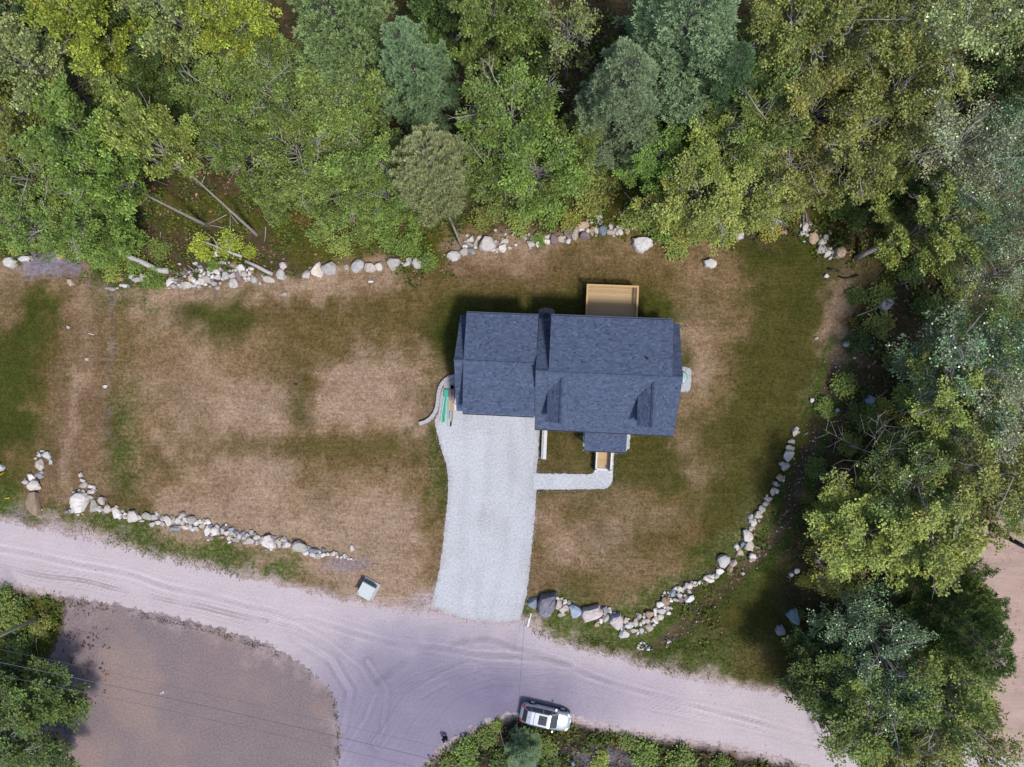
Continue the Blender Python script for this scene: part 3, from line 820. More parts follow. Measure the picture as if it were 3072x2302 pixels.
# ================================================================ stones and boulders
import bmesh
def stone_proto(seed):
    r = np.random.default_rng(seed)
    bm = bmesh.new()
    bmesh.ops.create_icosphere(bm, subdivisions=2, radius=0.5)
    V = np.array([v.co[:] for v in bm.verts])
    n = r.integers(7, 11)
    pl = r.normal(size=(n, 3)); pl[:, 2] *= 0.6; pl /= np.linalg.norm(pl, axis=1)[:, None]
    pl = np.concatenate([pl, [[r.normal()*0.12, r.normal()*0.12, 1.0]]])
    off = np.append(r.uniform(0.25, 0.42, n), 0.33)
    for k in range(2):
        for p, o in zip(pl, off):
            d = V@p-o
            V -= np.clip(d, 0, None)[:, None]*p
    V += r.normal(size=V.shape)*0.012
    V[:, :2] /= (np.abs(V[:, :2]).max(0)*2)
    V[:, 2] /= V[:, 2].max()*2
    for v, c in zip(bm.verts, V): v.co = c
    me = bpy.data.meshes.new('stone'); bm.to_mesh(me); bm.free()
    me.materials.append(M['stone'])
    return me
STONES = [stone_proto(100+i) for i in range(12)]
TONE = {'w': (238, 238, 242), 'c': (232, 222, 212), 'g': (158, 164, 182), 't': (206, 182, 158), 'p': (172, 150, 158), 'b': (168, 184, 208), 'r': (190, 140, 124), 'd': (134, 132, 146)}
def tone_of(ch):
    c = np.array(TONE[ch], float) if ch else np.array(TONE['w'])*(1-(q := random.random()*0.8))+np.array(TONE['c'])*q
    c = np.clip(c*random.uniform(0.78, 1.04), 0, 255)
    return tuple(min(0.8, q*1.12) for q in C(*c))
def add_stone(parent, base, px, py, w, h, rot=None, ch=None, name='stone', flat=0.62):
    W, Hh = w*0.03, h*0.03
    zz = flat*min(W, Hh)*random.uniform(0.9, 1.25)+0.06
    P = at(px, py, zz*0.4)
    o = bpy.data.objects.new(name, random.choice(STONES))
    COL.objects.link(o)
    if parent: o.parent = parent
    o.location = (P[0]-base[0], P[1]-base[1], zz*0.22)
    o.scale = (W*1.26, Hh*1.26, zz*1.2)
    o.rotation_euler = (random.uniform(-0.1, 0.1), random.uniform(-0.1, 0.1), math.radians(rot if rot is not None else random.uniform(-12, 12))+(math.pi if random.random() < 0.5 else 0))
    o.color = (*tone_of(ch), 1.0)
    return o
def parse(s, ox, oy, k):
    for it in s.split(';'):
        it = it.strip()
        if not it: continue
        f = it.split(','); rot = None; ch = None
        for e in f[4:]:
            e = e.strip()
            if e in TONE: ch = e
            else: rot = float(e)
        yield ox+float(f[0])/k, oy+float(f[1])/k, float(f[2])/k, float(f[3])/k, (-rot if rot is not None else None), ch
def wall(label, blocks, extra=()):
    items = [q for s, ox, oy, k in blocks for q in parse(s, ox, oy, k)]
    c = at(sum(i[0] for i in items)/len(items), sum(i[1] for i in items)/len(items))
    w = tag(empty('stone_wall', c), label, 'stone wall', 'dry stone walls round the lawn')
    for px, py, a, b, rot, ch in items: add_stone(w, c, px, py, a, b, rot, ch)
    # chinking: small stones under and between the larger ones
    for px, py, a, b, rot, ch in items:
        for _k in range(2):
            if min(a, b) <= 8 or random.random() > 0.6: continue
            an = random.uniform(0, 6.28)
            s = random.uniform(5, 11)
            add_stone(w, c, px+math.cos(an)*a*0.6, py+math.sin(an)*b*0.6, s, s*random.uniform(0.7, 1.2), None, random.choice([None, None, 'g', 't', 'p']))
    return w
SW1 = """310,20,45,60;325,105,70,55;345,175,95,75,-30;440,195,75,40;495,210,50,60;235,262,70,40,d;330,265,85,60;437,275,75,65;372,312,65,65;435,352,80,60;275,432,235,275;180,535,70,95;95,550,90,60,g;485,475,100,165;597,400,100,105,c;560,525,70,90;615,540,50,50;680,525,95,140;740,530,30,50;808,570,110,145;885,600,45,40;860,645,60,40;905,545,40,45;940,590,60,40;935,635,75,45,c;1050,622,140,158;1150,640,60,60;1180,690,70,35;1255,630,140,110;1360,635,90,80;1400,600,50,70;1405,710,95,65,-15;1325,740,75,70,c;1480,730,60,65;1475,645,60,80;1555,685,100,135;1640,670,60,90;1700,690,80,100;1765,610,70,65;1765,720,50,50;1805,780,110,60;1895,680,125,110;1800,670,60,60;1885,785,75,85;1965,800,90,55;2045,765,75,65;1965,720,60,80;2020,690,50,80;2065,700,50,70;2140,705,90,80;1660,800,140,75,g"""
SW2 = """255,268,75,100;345,265,100,95;295,348,65,50,p;370,205,80,65;285,205,60,60,g;440,260,50,70;455,210,70,60,g;490,285,70,60;545,245,70,55,g;550,285,60,50;590,275,40,50,g;625,280,40,45,g;520,343,55,65;525,395,45,35;612,370,90,55;600,325,40,35;650,330,55,65;690,290,55,50,g;740,305,55,45;797,280,45,60;840,300,50,45,g;710,340,60,50;765,380,160,90;860,345,95,65;865,395,45,40;935,345,50,60;910,385,45,60;1010,400,165,150;940,425,30,40;1085,340,30,35,g;1130,355,40,30,t;1085,400,40,50;1135,405,55,55;1195,370,75,75;1145,440,60,35,r;1232,425,110,85;1368,460,190,145;1300,370,20,25,r;1465,530,80,60;1460,490,30,25;1505,475,45,40,g;1555,500,110,70,g;1550,545,75,65;1630,515,45,40;1680,495,50,45,g;1615,570,65,60;1670,555,60,55;1730,545,60,50;1800,540,50,60;1850,570,40,50;1845,535,30,30;1900,580,40,40;1940,580,35,45;1985,600,35,40;2020,605,30,30;1965,570,25,25;2050,615,20,20;435,330,45,40,t;390,290,40,40"""
wall('long dry wall of pale fieldstones on the grass bank above the dirt road', [(SW1, 180, 1420, 4.809), (SW2, 560, 1530, 4.096)])
W2 = """830,20,85,45;775,100,100,75;935,110,165,130;1010,230,95,135;700,170,45,50;785,315,150,225,c;800,510,110,110,g;605,530,145,145;495,635,115,95;665,725,225,240;665,1075,280,430,t"""
wall('short broken row of stones ending in a long tan slab by the road', [(W2, 0, 1350, 6.632)])
NW = """150,380,90,160;250,320,110,70;215,365,70,80;245,465,85,75;155,490,60,30;330,440,55,60;270,395,40,45;350,335,75,95,d;445,425,190,130;430,220,110,90,g;430,280,70,55;540,240,80,60,p;520,335,60,120,t;580,350,80,110;600,455,100,55;680,470,90,75;650,390,110,90;720,370,110,110;705,280,75,75;710,190,70,70;295,235,45,50;820,350,150,130;910,315,60,100;850,225,60,70;990,210,140,75;990,300,120,85;930,410,110,80;1005,480,80,80;1045,410,50,50;870,460,50,40;1140,270,130,130;1110,195,80,60,g;1210,185,90,50;1260,275,100,110;1275,100,130,110,t;1200,60,60,70;1285,400,140,155;1415,140,160,105;1475,255,130,110;1380,205,60,50;1325,190,50,60;1360,270,90,110,p;1385,340,90,90,p;1515,170,40,60;1590,155,90,80;1560,235,60,80;1480,320,70,40;1550,330,80,60;1500,365,45,40;1635,350,100,110;1745,405,65,70;1885,330,200,130,30,c;1045,50,60,50;1140,50,40,50;1095,50,40,60;700,115,75,65,b;610,60,80,60;850,160,90,50;340,70,50,30;1050,155,45,45;1090,330,60,50;790,430,60,45;480,200,60,50,d;600,190,70,50,d;760,250,60,60"""
NW0 = """1060,525,90,40;1180,495,60,35;1290,440,90,40;1140,440,50,40,r;1350,415,60,60;1095,350,45,40;1240,410,50,40"""
wall('tumbled heap of white stones along the lawn where the fallen log ends', [(NW, 480, 780, 5.821), (NW0, 0, 700, 3.159)])
MID = """1420,470,70,70;1400,560,80,105;1640,545,80,75;1735,510,105,130,c;1850,497,130,115;2020,475,45,60;2115,465,115,120;800,335,100,60,c"""
MID2 = """140,425,70,60,c;200,415,50,60;300,398,85,85;410,375,35,35;470,395,60,70;520,390,45,55;395,400,50,30;560,400,40,35"""
wall('spaced row of large white boulders between the lawn and the brown leaf litter', [(MID, 400, 650, 3.16), (MID2, 1050, 620, 2.328)])
N1 = """215,870,260,190;410,780,140,150,c;550,740,170,110,g;870,610,315,265;460,570,90,60;558,530,85,110;650,585,80,150;510,610,70,55;580,640,80,60;455,670,70,80;640,690,60,50;475,440,65,60;740,470,60,55;1045,580,70,90;1100,620,60,60,p;1030,668,55,60;970,735,150,65;1080,730,60,60;1080,775,55,40;1195,700,150,130,-40;1240,560,120,90;1040,340,60,60;1480,250,80,80;1555,285,110,110,b;1430,330,80,50;1440,390,70,60;1530,400,70,60;1750,620,140,130;1900,600,90,150;1650,510,70,60;1910,440,110,70;1790,500,80,70;1720,430,40,60;2070,560,150,130,c;2080,480,100,70;1460,640,70,50;1330,690,80,60;1180,590,60,50;1250,430,40,70"""
N2 = """130,600,150,170,p;20,690,100,40;265,615,130,120,c;395,500,150,190,p;400,630,90,100;525,520,100,260,15,c;660,350,210,140,t;650,440,120,60;690,535,190,150,p;775,460,90,80;830,445,90,130,t;915,440,75,160;1045,450,140,170,b;1185,470,130,130,c;310,400,70,130,20;770,230,55,60;820,300,90,60;920,290,80,60,g;980,180,110,130;1180,360,70,90;1310,370,50,90;1385,370,70,110,c;1350,460,100,120;1490,270,90,100;1555,290,50,60;1480,440,100,130,t;990,300,60,70;860,10,90,50;740,270,50,80,r;1265,430,80,60;1440,330,50,50;1500,80,120,80,t;1620,170,100,90;1400,150,80,70;1700,240,90,80,b;1600,380,80,90"""
N3 = """1900,430,70,60;2010,380,80,70;2120,330,90,80;2180,250,80,80;2050,200,70,60"""
wall('fitted wall of big cream and purple stones at the wood edge behind the deck', [(N1, 1330, 640, 6.703), (N2, 1640, 620, 6.144), (N3, 1640, 620, 6.144)])
NE = """1320,260,120,170;1270,375,70,80;1350,400,80,80,c;1480,460,150,190,t;1700,440,100,90;1640,520,130,110;1625,660,185,135;1755,650,75,70;1740,750,140,120;1840,720,70,80,c;1800,825,120,45,-30;1520,330,60,45;1775,330,50,80,t;1310,520,45,40;1240,230,40,90;1430,200,50,40;1400,300,40,50;1600,420,40,60,g;560,140,70,80;390,50,100,110;250,30,80,90;880,130,60,60;760,250,110,90;790,160,70,60;650,60,80,70;930,350,90,60,r;460,170,60,60,c;90,160,80,70"""
wall('curved run of rounded white stones round the lawn corner under the trees', [(NE, 2200, 640, 6.144)])
E1 = """980,122,48,55;960,188,38,28;945,240,55,45,c;930,300,78,85;905,385,65,55;880,360,40,30;865,465,55,50,t;890,480,25,35;840,520,35,40;815,573,50,62,c;775,628,55,35;752,665,38,38;730,705,45,50;695,750,50,50,c;645,765,40,35;650,795,35,40;665,820,40,45;655,850,45,25;708,795,20,22;618,912,75,75;580,978,40,45,b;630,985,65,70,c;535,990,35,35;562,1038,38,40,t;545,1010,40,30;655,1075,52,55;440,1110,85,85,20;515,1122,55,50,c;487,1172,42,70,t;408,1185,50,45;383,1220,50,40;350,1225,40,30;318,1245,65,50;355,1255,20,20;255,1273,45,35;215,1280,40,35;178,1300,40,45;150,1290,35,40;170,1335,28,30"""
E2 = """1840,95,80,90;1775,50,70,50;1730,150,110,130;1660,120,90,110,b;1600,180,90,120;1710,250,70,80;1490,210,140,140,c;1420,190,90,80;1350,285,130,110,b;1490,340,120,100;1345,350,100,60;1520,430,110,140,p;1410,450,110,80;1615,360,60,60;1730,440,190,110,-30;1180,480,160,200,t;1300,470,80,90;1220,420,80,60;1060,555,150,120;1245,640,110,90,c;1160,620,50,70;945,710,70,140;1080,700,200,120;1240,755,110,100;950,810,60,80;1055,840,150,120;810,780,190,170,t;690,840,60,70;595,815,120,110,-30;755,920,130,110;680,940,80,110;500,900,90,80;500,1000,115,140;610,1010,70,100;385,980,110,90;340,1060,150,110;285,940,100,90;340,880,60,50;485,1150,170,90,c;640,1145,90,130;810,1080,160,140,-20,c;945,930,140,110,30;910,1020,80,70;250,1220,230,190;225,1080,90,90,g;520,1250,70,80,p;1155,285,55,60;1120,365,50,50;1240,290,50,50;1260,350,40,60,t;730,1185,40,40"""
E3 = """280,370,220,200,b;855,400,130,190,20;835,265,85,80;920,265,60,60,c;990,355,100,80;935,500,130,150;1030,430,70,70;1060,480,110,100,t;1095,375,75,90,c;920,620,150,80;1215,545,250,240,b;1905,520,150,110,g;1990,540,90,90;1910,700,150,170;2015,620,60,80,b;2090,590,80,60,b;1890,600,70,40;1690,850,110,110,t;1790,770,70,110"""
wall('long curving wall of mixed stones sweeping from the driveway mouth round the lawn', [(E1, 2000, 1250, 2.55), (E2, 1840, 1740, 7.537), (E3, 1560, 1760, 7.373)])

def slab_boulder(label, pts, ox, oy, k, h, tone, group=None, cat='boulder'):
    """a big rock from its plan outline: sloping sides, broken shoulders, uneven top"""
    P = at2([(ox+x/k, oy+y/k) for x, y in pts], h*0.5)
    c = P.mean(0)
    if np.sum(P[:, 0]*np.roll(P[:, 1], -1)-np.roll(P[:, 0], -1)*P[:, 1]) < 0: P = P[::-1]
    # subdivide the outline once
    Q = []
    for a, b in zip(P, np.roll(P, -1, 0)):
        Q += [a, (a*0.5+b*0.5)+np.array([random.gauss(0, 0.03), random.gauss(0, 0.03)])]
    Q = np.array(Q)-c
    r = random.Random(label)
    rings = [(1.06, -0.15), (1.05, h*0.30), (0.98, h*0.66), (0.84, h*0.92), (0.5, h*1.02)]
    tilt = (r.uniform(-0.12, 0.12), r.uniform(-0.12, 0.12))
    vs = []; fs = []
    n = len(Q)
    for s, z in rings:
        for q in Q:
            j = r.gauss(0, 0.03)
            x, y = q*s*(1+j)
            vs.append((x, y, z+(x*tilt[0]+y*tilt[1]+r.gauss(0, 0.03)*h if z > 0 else 0)))
    vs.append((r.gauss(0, 0.05), r.gauss(0, 0.05), h*1.04))
    for i in range(len(rings)-1):
        for j in range(n):
            fs.append((i*n+j, i*n+(j+1) % n, (i+1)*n+(j+1) % n, (i+1)*n+j))
    top = (len(rings)-1)*n
    for j in range(n): fs.append((top+j, top+(j+1) % n, len(vs)-1))
    mb = MB().add(vs, fs)
    o = mb.build('boulder', M['stone'])
    o.location = (c[0], c[1], 0); o.color = (*C(*tone), 1)
    return tag(o, label, cat, group)
GB = 'boulders lying round the house lot'
slab_boulder('largest grey jagged boulder at the driveway mouth', [(400, 350), (480, 220), (640, 195), (800, 160), (820, 200), (780, 260), (775, 480), (740, 540), (690, 650), (530, 700), (420, 640), (400, 480)], 1560, 1760, 7.373, 1.1, (150, 148, 164), GB)
slab_boulder('pale oblong boulder with a flat top, third from the driveway', [(1365, 540), (1400, 500), (1740, 430), (1820, 510), (1830, 620), (1750, 700), (1430, 800), (1400, 730), (1360, 640)], 1560, 1760, 7.373, 0.8, (222, 212, 214), GB)
slab_boulder('pale three-cornered boulder where the front wall turns to small stones', [(1115, 650), (1150, 600), (1250, 570), (1275, 610), (1280, 720), (1225, 770), (1160, 720), (1115, 680)], 1550, 1700, 4.02, 0.8, (224, 216, 218), GB)
slab_boulder('white ivy-covered boulder on the lawn in front of the wood', [(1590, 590), (1700, 560), (1850, 560), (1940, 590), (1950, 720), (1860, 790), (1760, 855), (1640, 800), (1590, 700)], 1640, 620, 6.144, 0.7, (238, 238, 240), GB)
slab_boulder('round tan boulder with a brown streak at the lawn corner', [(1880, 700), (1900, 640), (1970, 615), (2050, 640), (2075, 720), (2050, 800), (1960, 835), (1885, 810)], 2200, 640, 6.144, 0.8, (200, 180, 160), GB)
slab_boulder('lone triangular whitish boulder in the scrub past the lawn', [(1285, 290), (1310, 270), (1350, 280), (1365, 310), (1340, 340), (1300, 365), (1282, 330)], 2048, 768, 2.16, 0.7, (214, 210, 224), GB)
slab_boulder('blue-grey boulder beneath the bare dead tree', [(1180, 930), (1210, 900), (1245, 915), (1240, 950), (1215, 985), (1190, 960)], 2048, 768, 2.16, 0.6, (160, 176, 200), GB)
slab_boulder('blue-grey wedge boulder in the shade of the roadside trees', [(918, 1525), (960, 1485), (1000, 1480), (1012, 1530), (1015, 1590), (985, 1590), (950, 1560)], 2000, 1250, 2.55, 0.7, (176, 196, 212), GB)
slab_boulder('rounded grey boulder below the wedge-shaped one by the ditch grass', [(835, 1640), (855, 1605), (885, 1600), (910, 1640), (905, 1668), (850, 1672)], 2000, 1250, 2.55, 0.6, (190, 186, 196), GB)
slab_boulder('white boulder at the road end of the lawn beside the grey gravel patch', [(35, 280), (60, 235), (110, 225), (148, 260), (140, 305), (95, 328), (55, 315)], 0, 700, 3.159, 0.7, (228, 226, 226), GB)
slab_boulder('flat white boulder on the upper rim of the grey gravel patch', [(178, 245), (215, 215), (285, 218), (298, 240), (260, 268), (200, 268)], 0, 700, 3.159, 0.5, (232, 230, 232), GB)
slab_boulder('pinkish pointed rock where the brown track meets the lawn', [(632, 432), (675, 432), (698, 480), (665, 502), (640, 475)], 0, 700, 3.159, 0.35, (214, 190, 180), GB)
slab_boulder('tan boulder half hidden in weeds beside the gravel patch', [(525, 200), (560, 180), (598, 195), (595, 245), (550, 255)], 0, 700, 3.159, 0.5, (200, 172, 150), GB)
slab_boulder('white boulder half under oak leaves near the lawn corner', [(0, 200), (40, 175), (85, 210), (80, 250), (40, 262), (0, 240)], 2200, 620, 2.63, 0.5, (226, 222, 226), GB)
slab_boulder('white rock alone at the wood edge between deck and lawn corner', [(135, 30), (180, 15), (220, 35), (215, 70), (180, 82), (145, 68)], 2048, 768, 2.16, 0.5, (236, 234, 236), GB)
slab_boulder('white block at the edge of the frame by the yellow cable guard', [(-60, 290), (0, 275), (60, 350), (5, 430), (-60, 420)], 0, 1350, 6.632, 0.5, (236, 236, 240), GB)
slab_boulder('blue-grey boulder in the weeds below the parked car', [(800, 1240), (880, 1250), (890, 1400), (790, 1420)], 1450, 2050, 5.53, 0.6, (110, 130, 160), GB)
slab_boulder('small blue-grey boulder on the gravelly bank past the car bonnet', [(1450, 1290), (1500, 1280), (1520, 1360), (1470, 1370)], 1450, 2050, 5.53, 0.5, (140, 156, 186), GB)
GR = 'small loose rocks'
loose = [(1056, 1646, 10, 21, 'w', 'narrow white rock standing alone on the bare soil by the roadside wall end'), (204, 982, 10, 8, 'w', 'small white rock on the grass beside the brown track'), (260, 1077, 12, 10, 'c', 'cream rock lying in the middle of the brown track'),
 (315, 1160, 12, 10, 'w', 'small white rock on the gravel rut below the track'), (2541, 1034, 20, 16, 'w', 'angular white rock on bare soil by the ditch head'), (2617, 1045, 9, 11, 'w', 'small pale rock in the scrub beyond the ditch head'),
 (2564, 1074, 9, 7, 'w', 'tiny pale rock between the ditch and the scrub'), (2633, 882, 12, 12, 'w', 'small white rock beside the triangular boulder'), (2436, 1202, 11, 12, 'w', 'round white rock on the lawn rim above the curving wall'),
 (2475, 1203, 8, 9, 'w', 'small white rock in the ditch weeds'), (2511, 1231, 14, 12, 'b', 'bluish rock in dark soil below the ditch'), (2005, 1926, 11, 11, 'w', 'white rock alone on the grass below the ditch'),
 (2257, 1672, 21, 22, 'p', 'speckled pinkish rock beside the ditch, off the wall'), (2458, 1730, 18, 20, 'b', 'pale bluish rock under the roadside trees, nearer the ditch'), (2391, 1715, 15, 15, 'w', 'white rock under the roadside trees'), (2374, 1724, 12, 12, 'w', 'lowest of the three white rocks under the roadside trees'),
 (2479, 828, 14, 10, 'w', 'pale rock by the black drain pipe'), (2450, 1014, 12, 10, 'c', 'cream rock on the strip between lawn and ditch'), (1668, 2263, 8, 12, 'b', 'small bluish rock in weeds below the car'),
 (1112, 845, 14, 9, 'w', 'flat white rock on the lawn below the boulder row'), (852, 882, 24, 12, 'c', 'flat tan rock sunk in the lawn by the boulder row'), (2230, 1722, 9, 8, 'w', 'small white rock lying in the ditch bed')]
for px, py, w, h, ch, lab in loose:
    tag(add_stone(None, (0, 0), px, py, w, h, None, ch, 'rock'), lab, 'rock', GR)
# rubble heap at the foot of the ditch: one pile
pile = [q for q in parse("580,1480,60,50;620,1430,50,40;700,1430,60,50;600,1570,50,50;660,1570,60,50;560,1530,50,60;790,1570,70,50;650,1400,30,30;740,1480,50,50,b;700,1520,60,40,d;820,1520,50,50,b;640,1510,50,40,p;760,1540,40,40,d;870,1570,50,40,g", 1840, 1740, 7.537)]
c0 = at(1930, 1945)
w_ = tag(empty('rubble_pile', c0), 'small pile of broken stones at the lower end of the ditch', 'rubble')
for px, py, a, b, rot, ch in pile: add_stone(w_, c0, px, py, a, b, rot, ch)

# ================================================================ trees
def leaf_quads(r, P, D, N, L, Wd):
    """kites at P along D with normal N"""
    D = D/np.linalg.norm(D, axis=1)[:, None]
    S = np.cross(N, D); S /= np.linalg.norm(S, axis=1)[:, None]+1e-9
    U = np.cross(D, S)
    L = L[:, None]; Wd = Wd[:, None]
    a = P; b = P+D*L*0.45+S*Wd+U*L*0.08; c = P+D*L; d = P+D*L*0.45-S*Wd+U*L*0.08
    V = np.stack([a, b, c, d], 1).reshape(-1, 3)
    F = np.arange(len(V)).reshape(-1, 4)
    return V, F
def bez(p0, p1, p2, n):
    t = np.linspace(0, 1, n)[:, None]
    return p0*(1-t)**2+2*p1*t*(1-t)+p2*t*t
def proto(kind, seed, h=14.0, R=4.2, bare=None):
    r = np.random.default_rng(seed)
    wood = MB(); dead = MB()
    P = []; D = []; N = []; Lf = []; Wf = []; tint = []
    ph = r.uniform(0, 6.28)
    wob = r.normal(size=2)*0.25
    def trunk_at(z):
        t = z/h
        return np.array([wob[0]*math.sin(t*5+ph)*t, wob[1]*math.sin(t*4)*t, z])
    tz = np.linspace(-0.3, h*0.9, 8)
    r0 = (0.011*h+0.05)*(0.55 if kind == 'dead' else 1)
    wood.tube([trunk_at(z) for z in tz], [r0*(1.25 if i == 0 else 1)*(1-0.88*i/7) for i in range(8)], 7)
    if kind == 'pine':
        hb = (bare or 0.22)*h; nw = 13
        for w in range(nw):
            t = w/(nw-1); z = hb+(h*0.97-hb)*t
            n = 5 if t < 0.85 else 4
            for k in range(n):
                az = ph+w*1.1+k*2*math.pi/n+r.normal()*0.22
                Lb = (R*((1-t)**0.7 if not bare else math.sin(math.pi*(0.2+0.78*t))**0.6*0.9)*(0.78+0.3*math.sin(az*2+ph)*0.4)+0.7)*r.uniform(0.72, 1.12)
                d = np.array([math.cos(az), math.sin(az), 0])
                p0 = trunk_at(z); up = 0.10+0.35*t
                p1 = p0+d*Lb*0.55+np.array([0, 0, Lb*(up-0.08)]); p2 = p0+d*Lb+np.array([0, 0, Lb*(up+0.10)])
                br = bez(p0, p1, p2, 5)
                wood.tube(br, [0.07*(1-t)+0.035, .05, .035, .025, .015], 4, cap=False)
                side = np.array([-d[1], d[0], 0])
                shoots = []
                m = max(3, int(Lb/0.42))
                for j in range(m):
                    s = 0.22+0.78*(j+0.6)/m
                    q = bez(p0, p1, p2, 21)[min(20, int(s*20))]
                    sl = (0.42+0.55*math.sin(math.pi*min(1, s*0.95))*0.9)*Lb*0.34*r.uniform(0.7, 1.2)+0.25
                    sg = 1 if j % 2 else -1
                    dv = d*0.72+side*sg*0.75+np.array([0, 0, 0.18+r.normal()*0.12])
                    shoots.append((q, dv/np.linalg.norm(dv), sl))
                shoots.append((p2-d*0.3, (p2-p1)/np.linalg.norm(p2-p1), 0.5))
                for q, dv, sl in shoots:
                    npl = max(1, int(round(sl/0.5)))
                    for j in range(npl):
                        # a plume: needles fanning up and out from the shoot end
                        c = q+dv*sl*(j+1.0)/npl+r.normal(size=3)*0.05
                        bt = r.normal(1.0, 0.10)
                        nn = 66
                        u3 = r.normal(size=(nn, 3)); u3[:, 2] = np.abs(u3[:, 2])*0.9
                        u3 = u3/np.linalg.norm(u3, axis=1)[:, None]+dv*0.35
                        P.append(c-np.array([0, 0, 0.10])+u3*np.array([.32, .32, .22])*r.uniform(0.35, 1.0, (nn, 1))); D.append(u3+np.array([0, 0, 0.25]))
                        N.append(np.array([0, 0, 1.0])+r.normal(size=(nn, 3))*0.35+u3*0.4)
                        Lf.append(r.uniform(0.15, 0.27, nn)); Wf.append(r.uniform(0.028, 0.05, nn))
                        tt = bt*r.normal(1, 0.12, nn)
                        tint.append(np.stack([tt*1.0, tt, tt*0.98], 1))
        for k in range(5):
            az = r.uniform(0, 6.28); z = hb*r.uniform(0.5, 1.3)
            d = np.array([math.cos(az), math.sin(az), r.uniform(-.1, .3)])
            dead.tube([trunk_at(z), trunk_at(z)+d*1.2, trunk_at(z)+d*2.0+np.array([0, 0, .2])], [0.04, 0.025, 0.012], 4)
    else:
        dense = {'oak': 1.0, 'maple': 1.05, 'poplar': 0.9, 'sparse': 0.45, 'round': 1.25, 'dead': 0}[kind]
        ls = {'oak': (0.15, 0.27, 0.36), 'maple': (0.15, 0.27, 0.42), 'poplar': (0.11, 0.19, 0.42), 'sparse': (0.16, 0.28, 0.4), 'round': (0.15, 0.27, 0.38), 'dead': (0.1, 0.2, 0.4)}[kind]
        hb = {'oak': 0.34, 'maple': 0.36, 'poplar': 0.3, 'sparse': 0.45, 'round': 0.3, 'dead': 0.4}[kind]*h
        if bare: hb = bare*h; r0 *= 1.45
        npr = {'sparse': 12, 'dead': 8}.get(kind, 17)
        rad = R*np.array([r.uniform(0.72, 1.18) for _ in range(npr)])
        for i in range(npr):
            t = (i+0.5)/npr; z = hb+(0.86*h-hb)*t
            prof = max(0.22, math.sqrt(max(0.0, 1-((t-0.30)/0.86)**2)))
            Lb = rad[i]*prof
            az = ph+i*2.39996+r.normal()*0.25
            el = math.radians(14+52*t+r.normal()*7)
            d = np.array([math.cos(az)*math.cos(el), math.sin(az)*math.cos(el), math.sin(el)])
            hd = np.array([math.cos(az), math.sin(az), 0]); side = np.array([-hd[1], hd[0], 0])
            p0 = trunk_at(z*0.9); p1 = p0+d*Lb*0.55; p2 = p0+hd*Lb+np.array([0, 0, math.tan(min(el, 1.1))*Lb*0.62+0.5*Lb*0.3])
            if p2[2] > h: p2[2] = h-r.uniform(0, 0.8)
            br = bez(p0, p1, p2, 6)
            b0 = r0*(0.42 if kind != 'dead' else 0.24)*(1-0.55*t)
            wood.tube(br, [b0*(1-0.85*j/5) for j in range(6)], 5, cap=False)
            nsec = {'sparse': 6, 'dead': 5}.get(kind, 9)
            fine_ = bez(p0, p1, p2, 31)
            sprays = [(fine_[22], (p2-fine_[22])+1e-6, 1.0)]
            for j in range(nsec):
                s = 0.30+0.68*(j+r.uniform(0.1, 0.9))/nsec
                q = fine_[int(s*30)]
                sg = 1 if j % 2 else -1
                dv = hd*r.uniform(0.35, 0.9)+side*sg*r.uniform(0.35, 0.95)+np.array([0, 0, r.uniform(0.0, 0.75)])
                dv /= np.linalg.norm(dv)
                sl = Lb*r.uniform(0.26, 0.46)*(1.15-0.45*s)+0.35
                sprays.append((q, dv*sl, 0.6))
            for q, vec, rr in sprays:
                e2 = q+vec*0.9+np.array([0, 0, 0.12])
                (dead if kind == 'dead' else wood).tube([q, q+vec*0.5+r.normal(size=3)*0.06, e2], [0.022, 0.015, 0.006], 3, cap=False)
                if kind == 'dead':
                    for kk in range(1):
                        m_ = q+vec*r.uniform(0.3, 0.9)
                        w_ = vec*0.35+r.normal(size=3)*0.28*np.linalg.norm(vec)
                        dead.tube([m_, m_+w_*0.5, m_+w_], [0.018, 0.012, 0.006], 3, cap=False)
                    continue
                Ls = np.linalg.norm(vec)
                nb = max(2, int(round(Ls/0.44*dense**0.5)))
                bt = r.normal(1.0, 0.24); hue = abs(r.normal(0, 0.06)) if r.random() < 0.9 else r.uniform(0.1, 0.35)
                for b in range(nb):
                    s = 0.15+0.92*(b+r.uniform(0.2, 0.8))/nb
                    c = q+vec*s+r.normal(size=3)*np.array([0.16, 0.16, 0.10])*(0.6+0.9*Ls*0.5)
                    nn = int(25*dense+r.integers(0, 8))
                    rc = r.uniform(0.17, 0.25)
                    pp = c+np.clip(r.normal(size=(nn, 3)), -1.7, 1.7)*np.array([rc, rc, rc*0.6])
                    dd = (pp-c)*1.2+vec/Ls*0.25+r.normal(size=(nn, 3))*0.12
                    dd[:, 2] -= 0.05
                    P.append(pp); D.append(dd)
                    sp = 0.34 if kind != 'poplar' else 0.75
                    N.append(r.normal(size=(nn, 3))*sp+np.array([0, 0, 0.8])+(pp-c)/rc*0.38+hd*0.15)
                    L_ = r.uniform(ls[0], ls[1], nn)
                    Lf.append(L_); Wf.append(L_*ls[2])
                    tt = bt*r.normal(1, 0.2, nn)*r.normal(1, 0.1)
                    tint.append(np.stack([tt*(1+hue), tt*(1+hue*0.25), tt*(1-hue*0.3)], 1))
        nd_ = {'oak': 16, 'maple': 3, 'poplar': 5, 'sparse': 10, 'round': 2, 'dead': 0}[kind]
